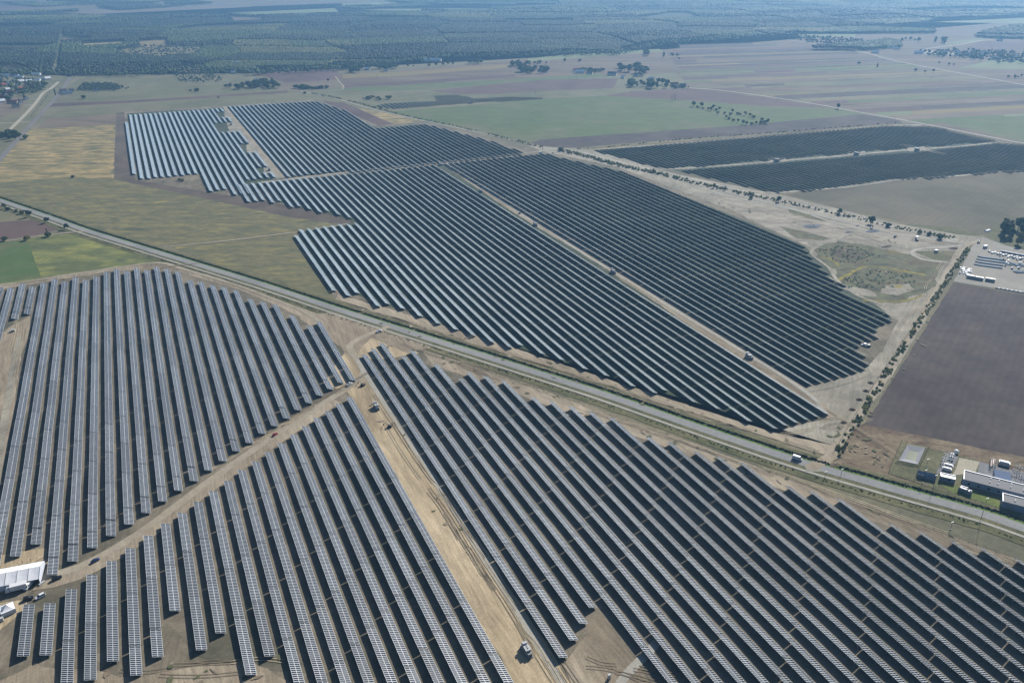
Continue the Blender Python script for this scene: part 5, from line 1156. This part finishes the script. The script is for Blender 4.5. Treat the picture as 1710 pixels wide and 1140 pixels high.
# people near the tent: two small figures on the matting
M_cl = mat('dark_clothes', (52, 50, 46), .9); M_skin = mat('skin', (190, 150, 126), .7)
def person(x, y, ang, label):
    p = G(x, y); t = thing('person', label, 'person', (p.x, p.y, .3), ang)
    b = MB()
    def el(z, w, d, cx=0): return [(cx + math.cos(q) * d, math.sin(q) * w, z) for q in [i * math.pi / 5 for i in range(10)]]
    b.loft([el(.82, .17, .12), el(1.0, .18, .13), el(1.25, .2, .13), el(1.42, .22, .12), el(1.5, .1, .08), el(1.54, .06, .06), el(1.6, .085, .1), el(1.7, .095, .11), el(1.78, .05, .06)])
    for s in (-1, 1):
        b.loft([[(x_ + (.05 if s > 0 else -.05) * k, y_ + s * .1, z_) for x_, y_, z_ in el(z, w, w)] for k, (z, w) in enumerate(((.9, .09), (.5, .07), (.08, .05)))])
        b.box(((.14 if s > 0 else -.06), s * .1, 0), (.26, .1, .09))
        b.cyl((0, s * .21, 1.4), (.03, s * .27, 1.1), .05, .042, 6); b.cyl((.03, s * .27, 1.1), (.12, s * .25, .82), .042, .03, 6)
    b.build('body', M_cl, t)
person(38, 940.5, .5, 'left person in dark clothes standing behind the white tent')
person(52, 937, .3, 'right person in dark clothes standing behind the white tent')

# ------------------------------------------------------------------ tents
M_tent = mat('white_tent_fabric', (238, 240, 244), .6, k=.85); M_tentw = mat('tent_wall_fabric', (214, 220, 232), .6, k=.8)
a = G(70.8, 936.3, 3.4); c = G(68, 965.5, 3.4); l = G(0, 949.7, 3.4); ax = (a - l).normalized(); ax.z = 0
ay = Vector((-ax.y, ax.x, 0)); wd = abs((a - c).dot(ay)); ctr = (a + c) / 2; t = thing('event_tent', 'long white event tent with a gabled roof by the dirt track', 'tent', (ctr.x, ctr.y, .3), math.atan2(ax.y, ax.x))
LT = 40.0; w2 = wd / 2; nb = 8
fr = MB(); rf = MB(); wl = MB(); sg = MB()
for s in (-1, 1):
    N_ = nb * 4
    for i in range(N_):
        x0, x1 = -LT * i / N_, -LT * (i + 1) / N_
        d0, d1 = [-.16 * abs(math.sin(math.pi * (q % 4) / 4)) if q % 4 else 0 for q in (i, i + 1)]
        for j in range(4):
            f0, f1 = j / 4, (j + 1) / 4
            P = lambda x, f, d: (x, s * w2 * (1 - f), 3.1 + 2.4 * f + d * math.sin(math.pi * max(.08, min(.92, f))))
            q = [P(x0, f0, d0), P(x1, f0, d1), P(x1, f1, d1), P(x0, f1, d0)]; rf.face(q if s < 0 else q[::-1])
    wl.box((-LT / 2 - (3.5 if s < 0 else 0), s * (w2 - .04), 0), (LT - (7 if s < 0 else 0), .06, 3.1))
    for i in range(nb + 1):
        fr.box((-LT * i / nb, s * w2, 0), (.14, .14, 3.15)); fr.cyl((-LT * i / nb, s * w2, 3.16), (-LT * i / nb, 0, 5.56), .09, n=5)
wl.face([(0, -w2, 0), (0, w2, 0), (0, w2, 3.1), (0, 0, 5.5), (0, -w2, 3.1)]); wl.face([(-LT, w2, 0), (-LT, -w2, 0), (-LT, -w2, 3.1), (-LT, 0, 5.5), (-LT, w2, 3.1)])
rf.build('roof', M_tent, t); wl.build('wall', M_tentw, t); fr.build('frame', M_kio, t)
p_ = G(70.5, 974.5); b = MB(); b.box((0, 0, .1), (3.4, .9, .5)); b.box((0, 0, .6), (3.2, .8, .12)); o = b.build('flatbed_trailer', M_kio); o.location = (p_.x, p_.y, .3); o.rotation_euler.z = heading((66, 977), (74, 971)); tag(o, 'small pale trailer standing at the corner of the white tent', 'trailer')
def pagoda(x, y, label):
    p = G(x, y); t = thing('pagoda_tent', label, 'tent', (p.x, p.y, .3), .25, 'pagoda tents'); s = 3.0
    n = 8; b = MB()
    for q in range(4):
        A = [(-s, -s), (s, -s), (s, s), (-s, s)][q]; B = [(s, -s), (s, s), (-s, s), (-s, -s)][q]
        for i in range(n):
            f0, f1 = i / n, (i + 1) / n; z0, z1 = 2.2 + 2.2 * f0 ** 1.8, 2.2 + 2.2 * f1 ** 1.8
            P = lambda c_, f, z_: (c_[0] * (1 - f) * 1.0, c_[1] * (1 - f), z_)
            b.face([P(A, f0, z0), P(B, f0, z0), P(B, f1, z1), P(A, f1, z1)])
    b.build('roof', M_tent, t)
    w = MB(); w.box((0, -s, 0), (2 * s, .05, 2.3)); w.box((-s, 0, 0), (.05, 2 * s, 2.3)); w.box((0, s, 0), (2 * s, .05, 2.3)); w.build('wall', M_tentw, t)
    f = MB()
    for A in ((-s, -s), (s, -s), (s, s), (-s, s)): f.cyl((A[0], A[1], 0), (A[0], A[1], 2.35), .05, n=6)
    f.build('pole', M_kio, t)
pagoda(14, 1021, 'white pagoda tent, the right one of the pair by the track')
pagoda(-8, 1026, 'white pagoda tent cut by the left frame edge')

# ------------------------------------------------------------------ soil heaps, rubble
M_heap = gmat('dark_soil_heap', [(84, 70, 60), (104, 88, 74)], .3, fam=.3); M_stone = gmat('stone_heap', [(110, 116, 124), (140, 144, 148)], .4, fam=.3)
def heap(x, y, rx, ry, h, m, label, group=None, ang=0.0):
    p = G(x, y); nn = 20; rings_ = []
    for j in range(6):
        f = j / 6; rr = (1 - f) ** .8
        rings_.append([(math.cos(6.283 * i / nn) * rx * rr * (1 + .18 * noise.noise(Vector((i * .5, j * .4, x)))), math.sin(6.283 * i / nn) * ry * rr * (1 + .18 * noise.noise(Vector((i * .5, j, y)))), h * f * (1 + .3 * noise.noise(Vector((i * .9, j * .9, x + y))))) for i in range(nn)])
    b = MB(); b.loft(rings_); o = b.build('soil_heap', m); o.location = (p.x, p.y, .1); o.rotation_euler.z = ang; tag(o, label, 'heap', group)
for (x, y), lab in zip([(1356 + 98, 639.5), (1446, 653), (1435, 667.5), (1423, 684), (1409, 706)], ['topmost round soil heap beside the sand track', 'second round soil heap from the top by the sand track', 'middle round soil heap beside the sand track', 'second lowest round soil heap by the sand track', 'lowest round soil heap, near the paved road']):
    heap(x, y, 2.6, 2.2, 1.2, M_heap, lab, 'round soil heaps')
heap(1356, 378, 12, 8, 1.8, M_stone, 'wide grey blue stone heap on the levelled ground')
heap(1458, 386, 11, 5, 1.6, M_stone, 'dark grey spoil heap under the digger')
heap(1417, 388, 6, 3, 1.0, M_stone, 'small stone heap between the wide heap and the digger')
heap(1432, 377, 3, 2, 1.0, M_stone, 'tiny stone heap near the hedge car')
heap(1593, 415, 6, 4, 1.2, M_heap, 'dark mound inside the track loop')
heap(1480, 412, 8, 3, .8, M_heap, 'low dark mound on the rubble ground')
heap(1395, 776, 5, 3, 1.3, M_brownw, 'pale mound beside the road junction')
for x, y, lab in ((1563, 421.5, 'small white hut inside the track loop'), (1531, 399, 'grey container behind the digger on the rubble'), (1645, 414, 'white site cabin at the top of the gravel yard')):
    p = G(x, y); t = thing('site_cabin', lab, 'cabin', (p.x, p.y, .2), .2)
    b = MB(); b.box((0, 0, 0), (5.0 if x > 1600 else 3.5, 2.5, 2.6)); b.build('body', M_kio, t); b = MB(); b.box((0, 0, 2.6), (5.2 if x > 1600 else 3.7, 2.7, .12)); b.build('roof', M_tent, t); b = MB(); b.box((-.6, -1.27, 0), (.9, .05, 2.0)); b.build('door', M_dk, t)

# ------------------------------------------------------------------ gravel yard: containers, bags, stacked beams
YA = heading((1592, 470), (1710, 490))
def container(x, y, n, label):
    p = G(x, y); t = thing('shipping_container', label, 'container', (p.x, p.y, .25), YA)
    b = MB(); b.box((0, 0, 0), (n, 2.5, 2.6)); bo = b.build('body', M_kiog, t)
    r = MB(); k = int(n / .5)
    for i in range(k): r.box((-n / 2 + .25 + i * .5, -1.28, .2), (.22, .05, 2.2))
    r.build('ribs', M_kio, bo)
    b = MB(); b.box((0, 0, 2.6), (n + .1, 2.6, .1)); b.build('roof', M_kio, t)
    for s in (-1, 1): q = MB(); q.box((n / 2 + .03, s * .6, .1), (.05, 1.1, 2.4)); q.build('door', M_kiog, t)
container(1621, 464.5, 7.5, 'left container of the three at the bottom of the yard')
container(1634, 467, 7.5, 'middle container of the three at the bottom of the yard')
container(1653, 469.5, 8, 'right container standing apart at the bottom of the yard')
M_bag = mat('white_plastic', (240, 242, 246), .35, k=.9)
rb = random.Random(3)
for i in range(34):
    u, v = rb.random(), rb.random(); x = 1604 + u * 20 + v * -2; y = 447 + v * 12 + u * 3
    p = G(x, y); b = MB(); w, d, h = rb.uniform(1.2, 2.6), rb.uniform(1, 1.6), rb.uniform(.7, 1.3)
    b.box((0, 0, 0), (w, d, h), top=(.82, .8)); b.box((0, 0, h), (w * .6, d * .55, .12), top=(.7, .7)); o = b.build('bulk_bag', M_bag); o.location = (p.x, p.y, .25); o.rotation_euler.z = rb.uniform(0, 3); tag(o, 'bright white plastic bag in the pile at the yard corner', 'bag', 'white bags piled at the yard corner')
M_beam = mat('galvanised_beams', (172, 190, 206), .9, 0, .15); M_wood = mat('pallet_wood', (92, 84, 76), .9)
bm_ = MB()
for i in range(14): bm_.box((0, -.65 + (i % 7) * .21, .15 + (i // 7) * .32), (.16, 6.0, .28), mi=0) if False else bm_.box((-.45 + (i % 7) * .15, 0, .15 + (i // 7) * .42), (.12, 6.4, .38))
bme = bm_.mesh('beams', [M_beam]); pl = MB()
for yy in (-2.4, -.8, .8, 2.4): pl.box((0, yy, 0), (1.7, .12, .15))
ple = pl.mesh('timber', [M_wood])
def bundle(x, y, lab, grp, rz=0.0):
    p = G(x, y); t = thing('beam_bundle', lab, 'beam bundle', (p.x, p.y, .25), rz, grp); link('beams', bme, t); link('timber', ple, t)
for r_ in range(4):
    for i in range(12): bundle(1632 + i * 3.25 + r_ * 1.9, 443 + i * .42 - r_ * 4.4, 'bundle of blue grey steel beams in the big stack', 'beam bundles of the big stack', .35)
for i in range(12): bundle(1674 + i * 5.2, 438 + i * .8 + (i % 3) * 1.5, 'bundle of grey steel beams in the loose rows right', 'beam bundles of the loose rows', .3)
for i in range(9): bundle(1697 + i * 4, 454 + (i % 2) * 2, 'bundle of grey beams lying alone in the lower yard', 'beam bundles of the lower yard', 1.3)
for i in range(15): 
    p = G(1652 + i * 4.6, 421 + i * .95 + (i % 2) * 1.5); b = MB(); b.box((0, 0, 0), (2.2, 1.8, .25)); b.box((0, 0, .25), (2.0, 1.6, 1.3), top=(.9, .85)); o = b.build('wrapped_pallet', M_bag if i % 3 else M_kio); o.location = (p.x, p.y, .25); tag(o, 'white wrapped pallet in the row along the top of the yard', 'pallet', 'wrapped pallets along the top of the yard')
rc_ = random.Random(8)
for i in range(46):
    p = G(rc_.uniform(1668, 1760), rc_.uniform(424, 450)); b = MB(); w_, h_ = rc_.uniform(.9, 2.4), rc_.uniform(.6, 1.8)
    b.box((0, 0, 0), (w_, 1.1, .15)); b.box((0, 0, .15), (w_ * .94, 1.0, h_)); b.box((0, 0, h_ + .15), (w_ * .7, .7, .08)); o = b.build('crate', rc_.choice((M_bag, M_kio, M_wood, M_beam))); o.location = (p.x, p.y, .25); o.rotation_euler.z = rc_.choice((YA, YA + 1.57)); tag(o, 'small crate or pallet load among the rows in the right of the yard', 'crate', 'crates in the right of the yard')
M_blue = mat('blue_tarpaulin', (92, 128, 168), .5)
for i in range(6):
    p = G(1675 + i * 9, 421.5 + i * 1.7); b = MB(); b.box((0, 0, 0), (6, 2.2, 1.0)); b.box((0, 0, 1.0), (6.1, 2.3, .5), top=(.98, .4)); o = b.build('covered_stack', M_blue); o.location = (p.x, p.y, .25); o.rotation_euler.z = YA; tag(o, 'blue covered stack of panels at the top of the yard', 'stack', 'blue covered stacks')
for i in range(18):
    p = G(1664 + i * 3.6, 481.5 + i * .62); b = MB(); b.box((0, 0, 0), (1.8, 1.2, .6), top=(.9, .9)); b.box((0, 0, .6), (1.2, .9, .3), top=(.7, .7)); o = b.build('wrapped_pallet', M_bag if i % 2 else M_kiog); o.location = (p.x, p.y, .25); tag(o, 'small pale bale in the line at the lower edge of the yard', 'bale', 'bales along the lower edge of the yard')
p = G(1650, 386); b = MB(); b.box((0, 0, 0), (9, 4, 1.2), top=(.7, .6)); b.box((.5, 0, 1.2), (5, 2, .5), top=(.6, .6)); o = b.build('covered_boat', M_bag); o.location = (p.x, p.y, .2); tag(o, 'white covered heap on the sandy plot above the yard', 'heap')

# ------------------------------------------------------------------ substation
patch('station_ground', [(1505, 738), (1600, 760), (1710, 792), (2100, 905), (2100, 1000), (1710, 868), (1640, 842), (1483, 790)], M_lawn, 4, amp=.3)
patch('bright_lawn', [(1560, 803), (1600, 812), (1668, 833), (1672, 850), (1640, 838), (1590, 822)], M_lawnb, 5, amp=1)
patch('concrete_yard', [(1602, 764.5), (1636, 771.5), (1628, 790), (1590, 794), (1596, 784)], M_conc, 5, amp=0)
patch('slab_yard', [(1579, 758.5), (1601, 763), (1585, 795), (1563, 790)], M_slab, 5, amp=0)
patch('slab_yard', [(1636, 771.5), (1710, 790), (1900, 840), (1900, 880), (1628, 805)], M_slab, 5, amp=0)
M_roofg = mat('grey_felt_roof', (136, 138, 142), .8); M_para = mat('white_parapet', (236, 238, 240), .5, k=.85); M_panel = mat('blue_grey_cladding', (150, 162, 184), .5); M_brick2 = mat('red_brick_strip', (140, 84, 78), .8)
def building(A, B, Cc, h, label, Lover=None, chimneys=(), windows=0, cat='building', roofm=None, par=True):
    """A back left, B back right, Cc front left corners of the roof in photo pixels"""
    a, b_, c = G(A[0], A[1], h), G(B[0], B[1], h), G(Cc[0], Cc[1], h)
    ux = (b_ - a); L = Lover or ux.length; ux.normalize(); uy = Vector((-ux.y, ux.x, 0)); D = abs((c - a).dot(uy))
    t = thing('substation_building', label, cat, (a.x, a.y, .2), math.atan2(ux.y, ux.x))
    w = MB(); w.box((L / 2, -D / 2, 0), (L, D, h - .3)); wo = w.build('wall', M_panel, t)
    r = MB(); r.box((L / 2, -D / 2, h - .3), (L, D, .2)); ro = r.build('roof', roofm or M_roofg, t)
    p = MB()
    if par: p.box((L / 2, 0, h - .3), (L + .3, .5, .6)); p.box((0, -D / 2 - .25, h - .3), (.5, D, .6)); p.build('parapet', M_para, ro)
    for i in range(windows):
        q = MB(); q.box((L * (i + .6) / windows, -D - .03, 1.2), (1.3, .06, 1.3)); q.build('window', M_win, wo)
    for fx, fy in chimneys:
        q = MB(); q.cyl((L * fx, -D * fy, h - .1), (L * fx, -D * fy, h + .6), .15, n=8); q.cyl((L * fx, -D * fy, h + .6), (L * fx, -D * fy, h + .8), .35, .3, n=8); q.build('vent_pipe', M_para, ro)
    dv = MB(); dv.box((L * .16, -D - .03, 0), (3.2, .06, 2.6)); dv.build('door', M_kiog, wo)
    return t
building((1610.4, 785.2), (1710, 810.2), (1604.7, 798.8), 4.2, 'long substation building with grey roof and white parapet', 46, [(.30, .25), (.29, .6), (.39, .25), (.38, .6), (.53, .3), (.52, .6), (.66, .6), (.72, .6)], 9)
building((1674.5, 823.5), (1710, 832.5), (1672, 836), 4.6, 'second substation building with white parapet at the frame edge', 24, [(.25, .6)], 0)
building((1571, 789.5), (1595.5, 795), (1569.5, 794.5), 3.2, 'small white roofed building left of the long building', None, [], 1, roofm=M_para)
building((1605.5, 811.5), (1616, 815), (1603.5, 814), 2.8, 'small white box building in front of the long building', None, [], 0, roofm=M_para)
building((1618, 818.5), (1622.5, 819.8), (1617.4, 820.5), 2.4, 'tiny white box beside the small box building', None, [], 0, roofm=M_para)
building((1660, 783), (1687, 789), (1657, 797), 3.4, 'flat blue grey transformer shelter behind the long building', None, [], 0, roofm=mat('blue_felt', (122, 138, 166), 1.0, 0, 0.05), par=False)
# dark low building by the pond
building((1533, 785), (1563, 791.5), (1530.5, 790.5), 2.6, 'low blue building between the pond and the mast', None, [], 0, roofm=mat('blue_roof_sheet', (44, 62, 88), 1.0, 0, 0.0), par=False)
def mast(x, y, h, label, grp=None, lamp=True):
    p = G(x, y); t = thing('lamp_mast', label, 'mast', (p.x, p.y, .2), 0, grp)
    b = MB(); b.cyl((0, 0, 0), (0, 0, h), .14, .07, 8); b.build('pole', M_dk, t)
    if lamp:
        for s in (-1, 1): b = MB(); b.box((s * .5, 0, h - .1), (.7, .3, .15)); b.build('lamp_head', M_para, t)
    b = MB(); b.box((0, 0, 0), (.6, .6, .25)); b.build('base', M_kiog, t)
mast(1541, 806, 9, 'thin mast by the low blue building'); mast(1556, 822, 12, 'thick mast in front of the small white building'); mast(1637, 869, 15, 'tall mast beside the paved road at the right'); mast(1587, 884, 5, 'post with white bands at the field edge by the road'); mast(1547, 778, 5, 'short mast on the grass right of the pond'); mast(1404, 795, 5, 'sign post beside the cycle path'); mast(1377, 798, 4.5, 'short post beside the access to the field')
M_ins = mat('white_insulator', (190, 194, 200), .6); M_red = mat('red_bus', (150, 60, 60), .5)
def switchgear(x, y, n, label, grp):
    p = G(x, y); t = thing('switchgear_frame', label, 'switchgear', (p.x, p.y, .25), YA, grp)
    f = MB()
    for s in (-1, 1): f.box((s * 1.4, 0, 0), (.15, .15, 2.6))
    f.box((0, 0, 2.6), (3.2, .2, .2)); f.build('frame', M_steel, t)
    for i in range(n):
        q = MB(); u = -1.2 + 2.4 * i / (n - 1); q.cyl((u, 0, 2.8), (u, 0, 4.0), .12, .12, 8)
        for k in range(4): q.cyl((u, 0, 2.95 + .27 * k), (u, 0, 3.02 + .27 * k), .26, .2, 8)
        q.build('insulator', M_ins, t)
for i, (x, y) in enumerate([(1579, 764), (1583, 768), (1576, 771), (1588, 765), (1575, 775), (1585, 774), (1581, 778), (1591, 770), (1694, 791), (1698, 785), (1706, 795), (1703, 788), (1700, 800)]):
    switchgear(x, y, 3, 'steel switchgear frame with white insulators in the station yard', 'switchgear frames')
for i, (x, y) in enumerate([(1582.5, 781.5), (1580, 787.5)]):
    p = G(x, y); t = thing('power_transformer', ('upper' if i == 0 else 'lower') + ' white power transformer next to the slab yard', 'transformer', (p.x, p.y, .25), YA)
    b = MB(); b.box((0, 0, 0), (5, 2.6, 2.4)); b.build('tank', M_kio, t); b = MB(); b.box((0, 0, 2.4), (4.6, 1.8, .5), top=(.9, .6)); b.build('cover', M_para, t)
    b = MB()
    for k in range(8): b.box((-2 + k * .57, -1.6, .4), (.12, .6, 1.8))
    b.build('radiator', M_kiog, t)
for i, (x, y) in enumerate([(1589, 762.5), (1587, 767.5), (1596, 757)]):
    p = G(x, y); t = thing('cooling_tank', ['upper', 'lower', 'topmost'][i] + ' bright white rounded tank in the switchgear yard', 'tank', (p.x, p.y, .25), 0)
    b = MB(); b.loft([[(math.cos(q * .628) * r, math.sin(q * .628) * r, z_) for q in range(10)] for r, z_ in ((1.3, .3), (1.6, .9), (1.5, 1.8), (.9, 2.4), (.3, 2.6))]); b.build('tank', M_para, t)
    b = MB(); b.box((0, 0, 0), (1.6, 1.6, .35)); b.build('base', M_kiog, t)
p = G(1652, 777); t = thing('equipment_rack', 'red and white equipment rack beside the transformer shelter', 'rack', (p.x, p.y, .25), YA)
b = MB()
for k in range(5): b.box((0, -4 + k * 2, 0), (.2, .2, 3)); b.box((3, -4 + k * 2, 0), (.2, .2, 3)); b.box((1.5, -4 + k * 2, 2.8), (3, .15, .2))
b.build('frame', M_kio, t); b = MB(); b.box((.6, 0, 1.5), (.5, 8, .4)); b.box((1.6, 2, 1.9), (.5, 5, .4)); b.build('bus_bar', M_red, t)
p = G(1676, 776.5); t = thing('cooling_block', 'large cream cooling block behind the transformer shelter', 'cooler', (p.x, p.y, .25), YA); b = MB(); b.box((0, 0, 0), (6, 3, 2.2)); b.build('body', M_kio, t); b = MB(); b.box((0, 0, 2.2), (5.2, 2.2, .5), top=(.9, .8)); b.build('top', M_para, t)
# retention pond: a sunk basin standing proud of the lawn by its rim
c4 = [G(1515, 745), G(1544, 750.5), G(1532, 778), G(1500, 771)]; ctr = sum(c4, Vector()) / 4
t = thing('retention_pond', 'rectangular concrete pond with sloping sides and bright water', 'pond', (ctr.x, ctr.y, .3), 0)
rim = [(q - ctr) for q in c4]; inn = [Vector((q.x * .52, q.y * .55, 0)) for q in rim]
M_pc = mat('pond_concrete', (160, 162, 168), .8); M_wat = bpy.data.materials.new('pond_water'); M_wat.use_nodes = True; wb = M_wat.node_tree.nodes['Principled BSDF']; wb.inputs['Base Color'].default_value = (.12, .14, .08, 1); wb.inputs['Roughness'].default_value = .04
b = MB(); up = 1.1
for i in range(4):
    j = (i + 1) % 4; o0, o1 = rim[i] * 1.02, rim[j] * 1.02
    b.face([(rim[i].x, rim[i].y, up), (inn[i].x, inn[i].y, -.02), (inn[j].x, inn[j].y, -.02), (rim[j].x, rim[j].y, up)]); b.face([(o1.x * 1.35, o1.y * 1.3, -.2), (rim[j].x, rim[j].y, up), (rim[i].x, rim[i].y, up), (o0.x * 1.35, o0.y * 1.3, -.2)], 1)
b.build('basin', [M_pc, M_lawn], t)
b = MB(); b.face([(q.x, q.y, .03) for q in inn][::-1]); b.build('water', M_wat, t)
# fences: posts and rails
def fence(px, h, label, step=3.0, m=None):
    l = smooth([G(*q) for q in px], 12); t = thing('wire_fence', label, 'fence', (l[0].x, l[0].y, .15)); o = l[0].copy(); b = MB(); acc = 0.0; r = MB()
    for a_, c_ in zip(l, l[1:]):
        d = (c_ - a_); n = max(1, int(d.length / step))
        for k in range(n): q = a_ + d * k / n - o; b.cyl((q.x, q.y, 0), (q.x, q.y, h), .05, n=4)
        for zz in (.3, h * .5, h - .1): r.cyl((a_.x - o.x, a_.y - o.y, zz), (c_.x - o.x, c_.y - o.y, zz), .022, n=3)
    b.build('posts', m or M_dk, t); r.build('wire', m or M_dk, t)
fence([(1483, 791), (1550, 812), (1640, 842), (1700, 862)], 1.8, 'dark fence between the paved road and the substation'); fence([(1505, 738), (1494, 764), (1483, 791)], 1.8, 'dark fence left of the pond'); fence([(1551, 748), (1538, 775), (1526, 803)], 1.8, 'dark fence between the pond and the low blue building'); fence([(1505, 738), (1560, 751), (1640, 769), (1710, 788)], 1.8, 'dark fence behind the substation yard')
fence([(1622, 410), (1590, 452), (1540, 525), (1480, 612), (1430, 690), (1390, 760)], 2.0, 'wire fence along the hedge by the sand track', 3.5)
fence([(-40, 486), (60, 470), (190, 450), (255, 441), (300, 452), (430, 490), (560, 530)], 1.8, 'wire fence around the top of the near left block', 4)
fence([(700, 583), (900, 650), (1140, 735), (1400, 829), (1740, 952)], 1.8, 'wire fence along the road above the near right block', 4)
# slender trees by the pylon positions: wooden power poles in the far fields
for x, y, h, lab in ((645, 136, 11, 'wooden power pole in the pink field, right of the track'), (630, 131, 9, 'thinner wooden power pole left of the taller one'), (962, 134, 10, 'wooden power pole above the dark field'), (894, 158, 8, 'wooden power pole behind the small array'), (532, 138, 9, 'wooden power pole near the purple field path'), (1310, 342, 4, 'white post by the farm track corner')):
    p = G(x, y); t = thing('power_pole', lab, 'pole', (p.x, p.y, .1), 0); b = MB(); b.cyl((0, 0, 0), (0, 0, h), .22, .14, 7); b.build('pole', M_bark, t); b = MB(); b.box((0, 0, h - .8), (2.4, .15, .15)); b.build('crossarm', M_bark, t)
p = G(1124, 169); t = thing('dead_tree_pair', 'bare pale trees standing alone at the green field edge', 'tree', (p.x, p.y, .1), 0)
for k, (u, h) in enumerate(((-6, 11), (-2, 16), (3, 18), (6, 13))):
    b = MB(); b.cyl((u, 0, 0), (u + .5, 0, h), .3, .08, 6)
    for j in range(9): zz = h * (.35 + .06 * j); a_ = j * 2.1 + k; b.cyl((u, 0, zz), (u + math.cos(a_) * 2, math.sin(a_) * 2, zz + 1.8), .09, .03, 4)
    b.build('trunk', M_bark, t)
print('trees', NT, 'rows', NROWS)

# ------------------------------------------------------------------ air
hz = MB(); hz.box((0, 3500, -1.0), (31000, 24000, H + 6.0))
hm = bpy.data.materials.new('haze'); hm.use_nodes = True; hn = hm.node_tree
hn.nodes.remove(hn.nodes['Principled BSDF'])
pv = hn.nodes.new('ShaderNodeVolumePrincipled'); pv.inputs['Color'].default_value = HAZE_COL + (1,)
pv.inputs['Density'].default_value = HAZE_DENSITY; pv.inputs['Anisotropy'].default_value = 0.3
hn.links.new(pv.outputs[0], hn.nodes['Material Output'].inputs['Volume'])
tag(hz.build('haze', hm), kind='stuff')
